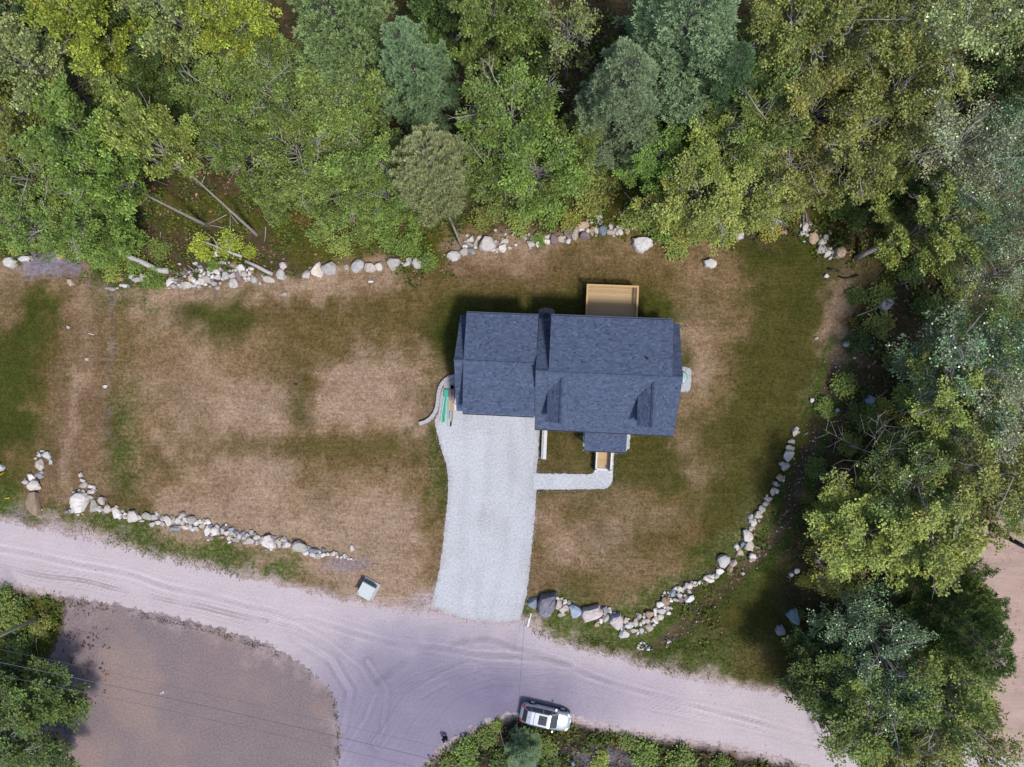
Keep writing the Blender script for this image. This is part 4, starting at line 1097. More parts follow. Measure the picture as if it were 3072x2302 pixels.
        for k in range(nd_):      # bare grey limbs breaking through the crown
            az = r.uniform(0, 6.28); rr_ = R*r.uniform(0.2, 0.75)
            z = h*r.uniform(0.62, 0.86)
            q = np.array([math.cos(az)*rr_, math.sin(az)*rr_, z])
            v = np.array([math.cos(az+r.normal()*0.7), math.sin(az+r.normal()*0.7), r.uniform(0.25, 0.9)])*r.uniform(0.9, 1.9)
            mid = q+v*0.5+r.normal(size=3)*0.12
            k1 = r.normal(size=3)*0.16
            dead.tube([trunk_at(z*0.62), q-v*0.7, q, mid+k1, q+v], [0.05, 0.042, 0.036, 0.026, 0.010], 4)
            for kk in range(4):
                s0 = [q, mid+k1, q*0.5+(mid+k1)*0.5, (mid+k1)*0.6+(q+v)*0.4][kk]; w2 = v*0.42+r.normal(size=3)*0.5
                b1 = s0+w2*0.5+r.normal(size=3)*0.10
                dead.tube([s0, b1, s0+w2], [0.026, 0.018, 0.008], 3)
                dead.tube([b1, b1+w2*0.3+r.normal(size=3)*0.18], [0.015, 0.006], 3)
    out = {'h': h, 'R': R, 'kind': kind}
    out['trunk'] = wood.mesh('trunk', M['bark'] if kind == 'dead' else (M['darkbark'] if kind == 'pine' and not bare else M['bark']), True)
    out['dead'] = dead.mesh('bare_branches', M['bark'] if kind == 'dead' else M['dead'], True) if dead.v else None
    if P:
        P = np.concatenate(P); D = np.concatenate(D)+1e-5; N = np.concatenate(N)
        V, F = leaf_quads(r, P, D, N, np.concatenate(Lf), np.concatenate(Wf))
        tn = np.clip(np.repeat(np.concatenate(tint), 4, 0), 0.2, 2.2)*0.5
        out['crown'] = np_mesh('crown', V, F, M['needle'] if kind == 'pine' else (M['gloss_leaf'] if kind == 'poplar' else M['leaf']), col=tn)
        out['n'] = len(F)
    return out
def shrub_proto(seed, R=1.4):
    r = np.random.default_rng(seed)
    st = MB(); P = []; D = []; N = []; Lf = []; tint = []
    for i in range(26):
        az = r.uniform(0, 6.28); q = R*math.sqrt(r.random())*0.85
        top = np.array([math.cos(az)*q, math.sin(az)*q, R*0.85*(1-(q/R)**2*0.7)*r.uniform(0.7, 1.1)])
        b = np.array([top[0]*0.3, top[1]*0.3, 0])
        st.tube([b, (b+top)/2+r.normal(size=3)*0.08, top], [0.025, 0.018, 0.008], 3, cap=False)
        bt = r.normal(1, 0.15); hue = abs(r.normal(0, 0.12))
        for k in range(5):
            c = b+(top-b)*r.uniform(0.45, 1.05)+r.normal(size=3)*0.1
            nn = 11
            pp = c+r.normal(size=(nn, 3))*np.array([0.2, 0.2, 0.12])
            P.append(pp); D.append((pp-c)+r.normal(size=(nn, 3))*0.1+1e-4); N.append(r.normal(size=(nn, 3))*0.45+np.array([0, 0, 0.9]))
            Lf.append(r.uniform(0.12, 0.24, nn)); tt = bt*r.normal(1, 0.14, nn)
            tint.append(np.stack([tt*(1+hue), tt*(1+hue*0.3), tt*(1-hue*0.3)], 1))
    P = np.concatenate(P); L_ = np.concatenate(Lf)
    V, F = leaf_quads(r, P, np.concatenate(D), np.concatenate(N), L_, L_*0.4)
    return {'R': R, 'trunk': st.mesh('stems', M['bark']), 'crown': np_mesh('foliage', V, F, M['leaf'], col=np.clip(np.repeat(np.concatenate(tint), 4, 0), .2, 2.2)*0.5)}
PR = {'O': [proto('oak', s) for s in (11, 12, 13)], 'M': [proto('maple', s) for s in (21, 22)], 'P': [proto('pine', s, 16, 4.6) for s in (31, 32)],
      'B': [proto('poplar', s, 15, 4.0) for s in (41, 42)], 'S': [proto('sparse', 51, 12, 3.4)], 'R': [proto('round', s, 12, 3.8) for s in (61, 62)], 'D': [proto('dead', 71, 9, 4.2)], 'Q': [proto('pine', 35, 13, 4.4, 0.45)], 'L': [proto('maple', 25, 15, 3.6, 0.60), proto('oak', 26, 15, 3.8, 0.58)]}
SHR = [shrub_proto(s) for s in (81, 82, 83)]
# leaf colours as they show in daylight
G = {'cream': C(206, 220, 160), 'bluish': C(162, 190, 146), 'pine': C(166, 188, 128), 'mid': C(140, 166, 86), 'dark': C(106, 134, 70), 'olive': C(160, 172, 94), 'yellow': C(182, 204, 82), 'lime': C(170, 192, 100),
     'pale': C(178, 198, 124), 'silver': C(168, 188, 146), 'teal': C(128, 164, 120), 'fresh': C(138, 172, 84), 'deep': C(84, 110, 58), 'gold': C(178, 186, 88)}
NAME = {'O': ('oak_tree', 'oak'), 'M': ('maple_tree', 'maple'), 'P': ('pine_tree', 'pine'), 'B': ('poplar_tree', 'poplar'), 'S': ('young_tree', 'young tree'), 'R': ('broadleaf_tree', 'tree'), 'D': ('dead_tree', 'dead tree'), 'Q': ('pine_tree', 'pine'), 'L': ('leaning_tree', 'leaning tree')}
VS = 3072/2212.0
tree_n = 0
def tree(kind, cx, cy, rv, h, col, label, base=None):
    """cx, cy, rv: crown centre and radius in the overview; h: height in metres; base: foot of the trunk when it shows"""
    global tree_n
    pr = PR[kind][(0 if 'maple' in label else 1) if kind == 'L' else tree_n % len(PR[kind])]; tree_n += 1
    zc = h*({'P': 0.55, 'Q': 0.7}.get(kind, 0.62))
    top = at(cx*VS, cy*VS, zc)
    Rw = metres(rv*VS, zc)
    b = at(base[0]*VS, base[1]*VS) if base else np.array([top[0], top[1], 0])
    t = empty(NAME[kind][0], (b[0], b[1], 0))
    axis = Vector((top[0]-b[0], top[1]-b[1], zc))
    Lx = axis.length/zc*h
    q = axis.to_track_quat('Z', 'Y') if base else Quaternion()
    t.rotation_mode = 'QUATERNION'
    t.rotation_quaternion = q @ Quaternion((0, 0, 1), random.uniform(0, 6.28))
    t.scale = (Rw/pr['R'], Rw/pr['R'], Lx/pr['h'])
    tag(t, label, NAME[kind][1], 'trees of the surrounding wood')
    link('trunk', pr['trunk'], t)
    j = np.array([random.uniform(0.95, 1.05) for _ in range(3)])*random.uniform(0.88, 1.08)
    if 'crown' in pr: link('crown', pr['crown'], t, color=np.array(G[col])*j)
    if pr['dead']: link('bare_branches', pr['dead'], t)
    return t
T_ = tree
# --- along the upper edge
T_('P', 30, 35, 75, 17, 'teal', 'blue-green pine cut by the very corner above the pole-side road end')
T_('R', 128, 50, 62, 13, 'dark', 'dark round tree between the corner pine and the yellow-green maple')
T_('M', 222, 72, 88, 17, 'yellow', 'bright yellow-green maple at the upper edge, second crown from the corner pine')
T_('M', 105, 165, 98, 16, 'pale', 'broad pale green maple below the corner pine')
T_('R', 55, 265, 92, 13, 'olive', 'olive round tree at the side edge beneath the broad pale maple')
T_('M', 405, 62, 88, 18, 'pale', 'tall pale maple at the upper edge beside the yellow-green pair')
T_('M', 520, 62, 82, 16, 'yellow', 'yellow-green maple at the upper edge next to the big pine')
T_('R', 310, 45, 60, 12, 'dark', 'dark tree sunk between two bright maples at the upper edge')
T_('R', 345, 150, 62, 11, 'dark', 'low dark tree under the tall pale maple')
T_('O', 590, 150, 70, 11, 'mid', 'green oak crowded under the yellow-green maple beside the big pine')
T_('P', 755, 95, 135, 20, 'pine', 'big yellowish pine at the upper edge, wider of the joined pair')
T_('P', 900, 165, 92, 17, 'bluish', 'bluish pine leaning out below the big yellowish pine')
T_('R', 960, 40, 62, 13, 'dark', 'dark tree behind the bluish pine at the upper edge')
T_('M', 1070, 62, 86, 16, 'mid', 'round green maple at the upper edge between the two pine groups')
T_('S', 1225, 85, 66, 14, 'pale', 'thin grey-twigged tree at the upper edge beside the largest pine')
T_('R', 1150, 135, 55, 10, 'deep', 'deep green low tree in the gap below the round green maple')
T_('P', 1470, 95, 150, 21, 'bluish', 'largest blue-green pine, at the upper edge above the deck')
T_('P', 1345, 225, 112, 18, 'bluish', 'blue-green pine hanging toward the lawn below the largest pine')
T_('P', 1555, 195, 80, 16, 'teal', 'dark pine on the sand-field flank of the largest pine')
T_('O', 1690, 85, 102, 16, 'olive', 'olive oak at the upper edge beside the largest pine')
T_('O', 1820, 110, 108, 16, 'olive', 'golden-olive oak at the upper edge, middle of the olive group')
T_('O', 1920, 215, 100, 15, 'olive', 'olive oak where the olive group meets the silvery poplars')
T_('B', 2060, 95, 112, 18, 'pale', 'tall light poplar at the upper edge with streaming leaves')
T_('M', 2185, 40, 62, 15, 'fresh', 'fresh green tree at the sand-field corner of the upper edge')
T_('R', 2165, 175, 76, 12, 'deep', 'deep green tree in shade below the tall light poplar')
# --- second rank
T_('M', 200, 300, 102, 15, 'fresh', 'lush green maple with feathered sprays above the fallen log')
T_('R', 415, 200, 56, 9, 'dark', 'small round dark tree in the clearing by the leaning snag')
T_('R', 300, 215, 60, 9, 'mid', 'small green tree behind the feathered maple')
T_('O', 505, 225, 88, 13, 'mid', 'oak with dead twigs behind the spindly yellow maple')
T_('O', 620, 225, 88, 14, 'mid', 'oak with many bleached twigs under the big yellowish pine')
T_('O', 760, 240, 96, 13, 'mid', 'oak with grey limbs in front of the big yellowish pine')
T_('O', 525, 330, 74, 12, 'mid', 'green oak behind the bare snag in the brown hollow')
T_('O', 650, 345, 92, 12, 'mid', 'wide oak full of bleached twigs behind the heap of white stones')
T_('O', 790, 330, 88, 12, 'mid', 'oak between the wide twiggy oak and the lone lawn-edge pine')
T_('O', 1110, 255, 108, 13, 'mid', 'oak with big bleached antler limbs between the two pine groups')
T_('O', 1060, 350, 84, 11, 'mid', 'oak beside the lone lawn-edge pine on its house side')
T_('O', 1165, 375, 92, 11, 'fresh', 'green oak with bare limbs above the fitted cream wall')
T_('R', 1240, 330, 66, 10, 'mid', 'small oak-like tree under the hanging blue-green pine')
T_('O', 1640, 265, 92, 14, 'mid', 'oak beside the dark pine, two crowns above the ivy-covered boulder')
T_('O', 1750, 255, 92, 14, 'olive', 'olive oak in the middle of the wood above the lawn corner')
T_('O', 1850, 325, 100, 13, 'olive', 'ochre-tinged oak overlooking the curved corner wall')
T_('O', 1560, 330, 84, 12, 'lime', 'light green oak over the ivy-covered boulder')
T_('O', 1500, 430, 92, 10, 'lime', 'light oak leaning over the lawn beside the ivy-covered boulder')
T_('O', 1615, 420, 94, 10, 'lime', 'light oak whose leaves cover the wall behind the lawn')
T_('O', 1710, 385, 80, 11, 'olive', 'olive oak ending the row over the curved corner wall')
T_('M', 1420, 345, 70, 9, 'fresh', 'small green maple at the foot of the hanging pine')
T_('B', 2050, 330, 104, 15, 'silver', 'silvery poplar over the dark gap beside the olive oaks')
T_('B', 2160, 330, 80, 14, 'teal', 'bluish poplar at the side edge next to the silvery one')
T_('R', 2000, 250, 66, 10, 'deep', 'deep green understorey tree in the dark gap between poplars')
T_('M', 2000, 490, 92, 11, 'lime', 'lime maple leaning out past the grey trunk at the lawn corner', (1850, 558))
T_('B', 2120, 450, 86, 13, 'teal', 'bluish poplar behind the leaning lime maple')
T_('B', 2180, 590, 82, 13, 'silver', 'silvery poplar at the side edge above the scrub clearing')
T_('R', 1960, 400, 62, 9, 'dark', 'dark small tree between the silvery poplar and the lime maple')
# --- pole-side edge of the lawn
T_('O', 90, 400, 90, 12, 'mid', 'green oak at the side edge above the white log')
T_('O', 45, 470, 82, 11, 'fresh', 'fresh green oak at the side edge nearest the gravel patch')
T_('O', 170, 470, 92, 10, 'fresh', 'rust-flecked green oak above the white log')
T_('L', 270, 400, 78, 16, 'fresh', 'oak on a long pale leaning trunk beside the yellow maple', (445, 486))
T_('L', 378, 345, 66, 16, 'lime', 'spindly yellow maple on a forked pale trunk leaning from the lawn', (553, 506))
T_('R', 235, 500, 60, 6, 'fresh', 'low bright tree beside the white log')
T_('R', 600, 428, 44, 6, 'mid', 'low green tree between the yellow maple and the brown leaf litter')
T_('O', 735, 425, 82, 8, 'mid', 'low twiggy oak above the white boulder row')
T_('Q', 942, 392, 78, 15, 'cream', 'lone soft green pine at the lawn edge with a bare grey foot', (997, 533))
T_('O', 840, 425, 60, 8, 'fresh', 'low green oak beside the lone lawn-edge pine')
# --- sand-field side
T_('B', 2090, 800, 118, 13, 'teal', 'bluish poplar spreading over the scrub beyond the ditch head')
T_('O', 2050, 870, 88, 12, 'lime', 'lime oak in the midst of the bluish poplars')
T_('B', 2160, 900, 100, 13, 'silver', 'silver-flecked poplar at the side edge midway down')
T_('B', 2170, 740, 84, 14, 'fresh', 'fresh poplar at the side edge above the silver-flecked one')
T_('D', 1880, 975, 105, 9, 'mid', 'bare dead tree with long grey limbs beside the ditch')
T_('O', 2120, 1020, 104, 13, 'olive', 'olive oak at the sand field with a red-leaved twig')
T_('B', 1960, 1040, 92, 11, 'fresh', 'green poplar below the bare dead tree')
T_('M', 1860, 1140, 96, 10, 'lime', 'yellowish tree overhanging the ditch grass')
T_('M', 1985, 1150, 104, 12, 'lime', 'yellow-green maple beside the sand field opening')
T_('S', 1800, 1225, 56, 7, 'gold', 'thin golden young tree at the ditch grass by the wedge boulder')
T_('P', 2060, 1335, 112, 14, 'dark', 'dark coarse-needled pine at the sand field', (1961, 1238))
T_('B', 1890, 1390, 98, 12, 'teal', 'bluish poplar over the big dark trunk by the road', (1812, 1280))
T_('R', 1785, 1450, 78, 9, 'dark', 'dark tree at the roadside tip of the grass', (1785, 1398))
T_('O', 2010, 1480, 104, 13, 'mid', 'green oak between the coarse pine and the road')
T_('O', 1880, 1540, 110, 11, 'mid', 'oak overhanging the dirt road with a bare hanging limb')
T_('O', 2060, 1575, 96, 12, 'olive', 'olive oak at the lower edge beside the sand field')
T_('O', 1830, 1500, 74, 9, 'fresh', 'fresh oak at the road edge under the bluish poplar')
T_('M', 1945, 1625, 74, 11, 'olive', 'olive maple at the lower edge over the road')
T_('B', 2190, 1090, 60, 12, 'fresh', 'fresh poplar at the side edge where the sand field begins')
# --- lower edge
T_('R', 55, 1565, 112, 7, 'dark', 'round dark green tree at the lower corner beside the bare soil lot')
T_('P', 1130, 1625, 44, 4, 'bluish', 'small blue-green pine sapling below the parked car')
# --- shrubs
def shrub(cx, cy, rv, col, label, squash=1.0, grp='shrubs along the lawn and road edges'):
    if cx > 1180 and cy > 1580: cx += random.uniform(-14, 14); rv *= random.uniform(0.65, 1.2); squash = random.uniform(0.6, 1.0)
    p = at(cx*VS, cy*VS); R = metres(rv*VS)
    s = random.choice(SHR)
    t = tag(empty('shrub', (p[0], p[1], 0), random.uniform(0, 6.28)), label, 'shrub', grp)
    t.scale = (R/s['R'], R/s['R'], R/s['R']*0.8*squash)
    link('stems', s['trunk'], t)
    link('foliage', s['crown'], t, color=np.array(G[col])*random.uniform(0.9, 1.1))
for cx, cy, rv, col, lab in (
 (885, 528, 34, 'fresh', 'bright green shrub at the lawn edge, foot of the lone pine'), (840, 510, 36, 'fresh', 'bright green shrub behind the boulder row, two from the pine'), (790, 505, 32, 'mid', 'green shrub above the last boulders of the white row'),
 (925, 565, 24, 'fresh', 'small bright shrub spilling onto the lawn before the lone pine'), (735, 530, 30, 'lime', 'lime shrub behind the middle boulders of the white row'), (690, 505, 30, 'mid', 'green shrub at the end of the brown leaf litter'),
 (495, 530, 34, 'yellow', 'yellow shrub behind the heap of white stones'), (440, 535, 32, 'yellow', 'yellow shrub over the fallen grey tree'), (540, 545, 18, 'yellow', 'small yellow shrub beside the broken fallen tree'), (465, 575, 16, 'fresh', 'low green plant growing from the stone heap'),
 (340, 600, 30, 'fresh', 'low green shrub on the lawn at the log end'), (295, 565, 30, 'fresh', 'green shrub under the middle of the white log'), (215, 555, 34, 'fresh', 'bright green shrub at the root of the white log'), (160, 540, 30, 'mid', 'green shrub between gravel patch and white log'),
 (245, 590, 26, 'lime', 'lime shrub over the brown track top'), (100, 525, 28, 'mid', 'green shrub above the gravel patch'), (40, 525, 28, 'lime', 'lime shrub at the side edge above the gravel patch'), (345, 540, 26, 'mid', 'mossy shrub beyond the white log'),
 (1120, 480, 32, 'lime', 'lime shrub above the fitted wall'), (1050, 470, 30, 'olive', 'olive shrub beside the pine foot'), (1190, 465, 36, 'fresh', 'green shrub hanging over the fitted wall'), (1165, 520, 17, 'fresh', 'small ivy-like shrub on the fitted wall'), (1235, 480, 26, 'gold', 'golden shrub at the mossy gap above the wall'),
 (1300, 400, 44, 'olive', 'mossy olive shrub in the gap below the hanging pine'), (1275, 440, 36, 'olive', 'second mossy olive shrub, nearer the wall'), (1330, 370, 36, 'olive', 'mossy olive shrub at the pine foot'),
 (1420, 490, 40, 'fresh', 'green shrub covering the fitted wall beside the ivy boulder'), (1365, 470, 30, 'lime', 'lime shrub behind the fitted wall'), (1460, 540, 28, 'lime', 'lime shrub spilling on the lawn beyond the ivy boulder'), (1560, 505, 36, 'lime', 'lime shrub over the hidden wall stones'), (1500, 500, 34, 'mid', 'green shrub on the lawn edge before the light oaks'),
 (1800, 440, 44, 'fresh', 'green shrub behind the rounded corner stones'), (1840, 470, 34, 'mid', 'green shrub by the tan boulder'), (1770, 420, 34, 'mid', 'green shrub below the ochre oak'), (1660, 500, 26, 'gold', 'golden shrub over the wall at the lawn top'),
 (1850, 740, 30, 'dark', 'dark shrub in the scrub by the ditch'), (1900, 700, 34, 'olive', 'olive shrub beyond the triangular boulder'), (1850, 640, 24, 'dark', 'dark shrub beside the triangular boulder'), (1820, 830, 30, 'mid', 'green shrub below the lawn rim by the ditch head'), (1940, 780, 34, 'olive', 'olive shrub under the bluish poplar'),
 (1780, 880, 22, 'fresh', 'fresh weeds bush on the ditch bank'), (1850, 890, 28, 'dark', 'dark shrub beside the blue-grey boulder'), (1760, 1010, 26, 'mid', 'green shrub between ditch and dead tree'), (1900, 880, 26, 'gold', 'golden shrub near the dead tree'), (1740, 1250, 22, 'gold', 'golden shrub near the three white rocks'), (1845, 1260, 30, 'gold', 'golden shrub beside the big dark trunk'),
 (1740, 1390, 30, 'dark', 'dark shrub at the tip of the ditch grass'), (1720, 1330, 18, 'mid', 'small shrub between the grey boulders and the ditch grass'),
 (40, 1320, 40, 'mid', 'green shrub at the foot of the utility pole'), (95, 1350, 28, 'olive', 'olive shrub between the pole and the soil lot'), (50, 1400, 40, 'dark', 'dark shrub under the wires by the pole'), (20, 1450, 34, 'dark', 'dark shrub at the side edge under the wires'), (70, 1490, 26, 'gold', 'golden shrub above the round dark tree'), (10, 1290, 30, 'mid', 'green shrub at the side edge above the pole'),
 (1010, 1620, 34, 'fresh', 'green shrub at the lower edge beside the branch road'), (1050, 1590, 26, 'mid', 'green shrub on the bank below the crouching person'), (970, 1650, 24, 'mid', 'lowest green shrub at the branch road corner'), (1085, 1640, 28, 'dark', 'dark shrub beside the pine sapling'), (1180, 1610, 26, 'mid', 'green shrub below the car bonnet'), (1075, 1565, 16, 'lime', 'small lime weed bush behind the car'),
 (1200, 1640, 30, 'dark', 'dark shrub beyond the pine sapling at the lower edge'), (1285, 1645, 24, 'lime', 'lime shrub on the gravelly bank at the lower edge'), (1340, 1600, 20, 'mid', 'low green shrub on the bank past the car'), (1400, 1625, 30, 'fresh', 'green shrub in the long bank of weeds'), (1470, 1635, 30, 'mid', 'green shrub far along the bank of weeds'), (1540, 1650, 26, 'mid', 'last green shrub of the bank beside the road'),
 (1880, 900, 36, 'mid', 'green shrub in the thicket round the bare dead tree'), (1930, 950, 34, 'dark', 'dark shrub under the bare dead tree'), (1830, 960, 28, 'olive', 'olive shrub on the ditch flank of the bare dead tree'), (1960, 860, 36, 'teal', 'bluish shrub behind the blue-grey boulder'),
 (1800, 1080, 30, 'mid', 'green shrub in the thicket below the bare dead tree'), (1900, 640, 30, 'mid', 'green shrub beyond the triangular boulder toward the frame edge'), (2000, 660, 36, 'dark', 'dark shrub in the scrub clearing'), (2060, 620, 40, 'olive', 'olive shrub in the scrub clearing under the silvery poplar'), (1960, 590, 34, 'mid', 'green shrub below the leaning lime maple'),
 (1150, 1585, 14, 'gold', 'small golden weed bush beside the car')):
    shrub(cx, cy, rv, col, lab)
print('leaf counts', {k: [p.get('n') for p in v] for k, v in PR.items()})

# ================================================================ ground cover (uncountable)
def scatter(n, seed, x0=-56, x1=54, y0=-41, y1=38):
    r = np.random.default_rng(seed)
    return r.uniform(x0, x1, n), r.uniform(y0, y1, n), r
def clumps(name, X, Y, cols, size, hgt, per, r, mat, lw=0.28, zoff=0.0, up=0.9):
    n = len(X)
    P = np.stack([X, Y, np.full(n, zoff)], 1)
    P = np.repeat(P, per, 0); S = np.repeat(size, per); Hh = np.repeat(hgt, per)
    off = r.normal(size=(n*per, 3))*np.stack([S*0.5, S*0.5, Hh*0.0], 1)
    P = P+off; P[:, 2] = zoff+Hh*r.random(n*per)
    D = np.concatenate([off[:, :2]/(S[:, None]+1e-6)+r.normal(size=(n*per, 2))*0.3, (0.35+0.5*r.random((n*per, 1)))*up], 1)
    N = r.normal(size=(n*per, 3))*0.5+np.array([0, 0, 1.0])
    L = S*r.uniform(0.45, 0.9, n*per)
    V, F = leaf_quads(r, P, D+1e-4, N, L, L*lw)
    c = np.repeat(np.repeat(cols, per, 0)*r.normal(1, 0.22, (n*per, 1)), 4, 0)
    me = np_mesh(name, V, F, mat, col=np.clip(c, 0.002, 1))
    return tag(link(name, me), kind='stuff')
def mask_forest(px, py):
    u = np.clip((px/64).astype(int), 0, 47); v = np.clip((py/64).astype(int), 0, 35)
    g = np.array([[1.0 if c == 'l' else (1.3 if c == 'm' else (0.5 if c == 'k' else 0)) for c in row] for row in GRID])
    return g[v, u]
X, Y, r = scatter(22000, 301, -60, 58, -44, 42)
px, py = to_px(X, Y)
w = mask_forest(px+(r.random(len(X))-.5)*50, py+(r.random(len(X))-.5)*50)
w = w*np.clip((fbm(X, Y, 0.4, 77)-0.30)*3.0, 0, 1)
w[poly_sdf(px, py, ROAD) < 6] = 0; w[poly_sdf(px, py, SAND) < 5] = 0; w[poly_sdf(px, py, LOT) < 4] = 0
w = np.maximum(w, (poly_sdf(px, py, BANK) < -12)*1.0*np.clip((fbm(X, Y, 0.5, 79)-0.26)*5, 0, 1))
k = r.random(len(X)) < w
X, Y = X[k], Y[k]; px, py = px[k], py[k]
base = np.array([C(98, 120, 54), C(122, 138, 58), C(78, 96, 48), C(130, 116, 62)])
cols = base[r.choice(4, len(X), p=[.4, .3, .2, .1])]
clumps('undergrowth', X, Y, cols, r.uniform(0.24, 0.46, len(X)), r.uniform(0.1, 0.45, len(X)), 20, r, M['tuft'], 0.32)
# fallen twigs and leaf litter under the wood edge
X, Y, r = scatter(16000, 305, -60, 58, -44, 42)
px, py = to_px(X, Y)
k = (mask_forest(px, py) > 0.4) & (poly_sdf(px, py, ROAD) > 8) & (poly_sdf(px, py, SAND) > 5) & (r.random(len(X)) < 0.8)
X, Y = X[k], Y[k]
base = np.array([C(150, 112, 92), C(118, 84, 70), C(176, 150, 132), C(96, 70, 58)])
clumps('leaf_litter', X, Y, base[r.choice(4, len(X))], r.uniform(0.2, 0.4, len(X)), np.full(len(X), 0.05), 4, r, M['tuft'], 0.35, 0.01, 0.2)
mb = MB()
for i in range(420):
    x, y = random.uniform(-56, 54), random.uniform(-40, 38)
    p = to_px(np.array([x]), np.array([y]))
    if mask_forest(*p)[0] < 0.4 or poly_sdf(p[0], p[1], SAND)[0] < 0 or poly_sdf(p[0], p[1], ROAD)[0] < 8: continue
    a = random.uniform(0, 6.28); L = random.uniform(0.6, 2.2)
    q = Vector((x, y, random.uniform(0.05, 0.5))); d = Vector((math.cos(a), math.sin(a), random.uniform(-.1, .25)))*L
    mb.tube([q, q+d*0.5+Vector((random.gauss(0, .1), random.gauss(0, .1), 0)), q+d], [0.035, 0.028, 0.012], 4)
tag(mb.build('fallen_twigs', M['dead']), kind='stuff')
# thin turf: tufts on the lawn, thick on the banks
X, Y, r = scatter(230000, 311, -56, 50, -38, 20)
px, py = to_px(X, Y)
rd = poly_sdf(px, py, ROAD)
u = np.clip(((px+(r.random(len(X))-.5)*60)/64).astype(int), 0, 47); v = np.clip(((py+(r.random(len(X))-.5)*60)/64).astype(int), 0, 35)
den = {'t': .26, 'd': .42, 'o': .55, 'g': .6, 'h': .6, 'w': .6, 'x': .3, 'v': .55, 'b': .5, 'r': .12, 'k': .3, 'q': .06, 'p': 0.02, 's': .02, 'l': .1, 'm': .3}
colr = {'t': (132, 112, 80), 'd': (122, 106, 66), 'o': (104, 94, 48), 'g': (74, 78, 30), 'h': (78, 78, 34), 'w': (78, 100, 36), 'x': (90, 84, 50), 'v': (78, 100, 36), 'b': (150, 116, 84), 'r': (120, 112, 88), 'k': (66, 78, 36), 'q': (100, 100, 80), 'p': (112, 104, 100), 's': (150, 130, 110), 'l': (90, 80, 50), 'm': (84, 96, 40)}
DG = np.array([[den[c] for c in row] for row in GRID]); CG = np.array([[C(*colr[c]) for c in row] for row in GRID])
pr_ = DG[v, u]*np.clip((fbm(X, Y, 0.8, 83)-0.25)*2.2, 0, 1.2)
cc = CG[v, u]
edge = (rd > 0) & (rd < 40)
pr_ = np.where(edge, np.maximum(pr_, 0.28*np.clip((fbm(X, Y, 1.2, 85)-0.35)*3, 0, 1)), pr_)
bank = poly_sdf(px, py, [(240, 1560), (450, 1620), (700, 1690), (720, 1725), (520, 1680), (260, 1620)]) < 14
bank |= poly_sdf(px, py, [(1575, 1890), (1640, 1880), (1850, 1930), (2000, 1960), (2280, 1880), (2300, 2040), (2000, 2010), (1700, 1930)]) < 4
dw_ = seg_dist(px, py, DITCH)
bank |= (dw_ > 24) & (dw_ < 46)
pr_ = np.where(bank, 0.75*np.clip((fbm(X, Y, 0.9, 87)-0.28)*3, 0, 1), pr_)
cc = np.where(bank[:, None], np.array(C(96, 116, 50))*(0.75+0.5*fbm(X, Y, 1.5, 89))[:, None], cc)
for pol in (DRIVE, WALK, LOT): pr_[poly_sdf(px, py, pol) < 1] = 0
pr_[rd < -4] = 0
hx = (X+2.15)*math.cos(HA)+(Y-0.04)*math.sin(HA); hy = -(X+2.15)*math.sin(HA)+(Y-0.04)*math.cos(HA)
pr_[(hx > -7) & (hx < 12) & (hy > -4.8) & (hy < 4.4)] = 0
k = r.random(len(X)) < pr_
n = k.sum()
sz = np.where(bank[k], r.uniform(0.15, 0.32, n), r.uniform(0.09, 0.2, n))
clumps('grass', X[k], Y[k], cc[k], sz, sz*0.35, 4, r, M['tuft'], 0.14)
# crumbs and weeds along the worn rim between the road and the soil lot
r = np.random.default_rng(371)
rim = [(205, 1808), (300, 1822), (400, 1840), (560, 1876), (700, 1912), (800, 1950), (900, 1998), (968, 2046), (1005, 2105), (1016, 2200), (1012, 2302)]
RP = []
for a, b in zip(rim[:-1], rim[1:]):
    L_ = math.hypot(b[0]-a[0], b[1]-a[1])
    for j in range(int(L_*0.6)):
        t_ = r.random(); RP.append(at(a[0]*(1-t_)+b[0]*t_+r.normal()*3, a[1]*(1-t_)+b[1]*t_+abs(r.normal())*7-3)[:2])
RP = np.array(RP)
keep = r.random(len(RP)) < np.clip((fbm(RP[:, 0], RP[:, 1], 0.6, 375)-0.3)*3, 0.05, 1)
RP = RP[keep]
bc = np.array([C(104, 94, 86), C(124, 110, 92), C(100, 98, 62), C(90, 78, 74)])
clumps('rim_weeds', RP[:, 0], RP[:, 1], bc[r.choice(4, len(RP))], r.uniform(0.07, 0.2, len(RP)), np.full(len(RP), 0.06), 3, r, M['tuft'], 0.3, 0.01, 0.4)
# pebbles strewn on road margins and ditch
mb = MB()
for i in range(1700):
    q = random.random()
    if q < 0.85:
        x, y = random.uniform(-52, 48), random.uniform(-38, -14)
        p = to_px(np.array([x]), np.array([y])); d = poly_sdf(p[0], p[1], ROAD)[0]
        if not -22 < d < 30: continue
    else:
        j = random.randrange(len(DITCH)-1); t = random.random()
        e = at(DITCH[j][0]*(1-t)+DITCH[j+1][0]*t+random.gauss(0, 18), DITCH[j][1]*(1-t)+DITCH[j+1][1]*t+random.gauss(0, 14)); x, y = e[0], e[1]
    s = random.uniform(0.03, 0.09); c = tone_of(random.choice(['w', 'c', 'g', 't']))
    a = random.uniform(0, 6.28)
    ring = [(x+s*math.cos(a+t_)*random.uniform(.7, 1.1), y+s*math.sin(a+t_)*random.uniform(.7, 1.1)) for t_ in (0, 1.26, 2.5, 3.77, 5.0)]
    mb.add([(u_, v_, -0.02) for u_, v_ in ring]+[(x, y, s*0.8)], [(0, 1, 5), (1, 2, 5), (2, 3, 5), (3, 4, 5), (4, 0, 5)], 0, c)
M['pebble'] = mat_tinted('pebble', 0.9, 0.2, 10)
tag(mb.build('pebbles', M['pebble'], tint=True), kind='stuff')
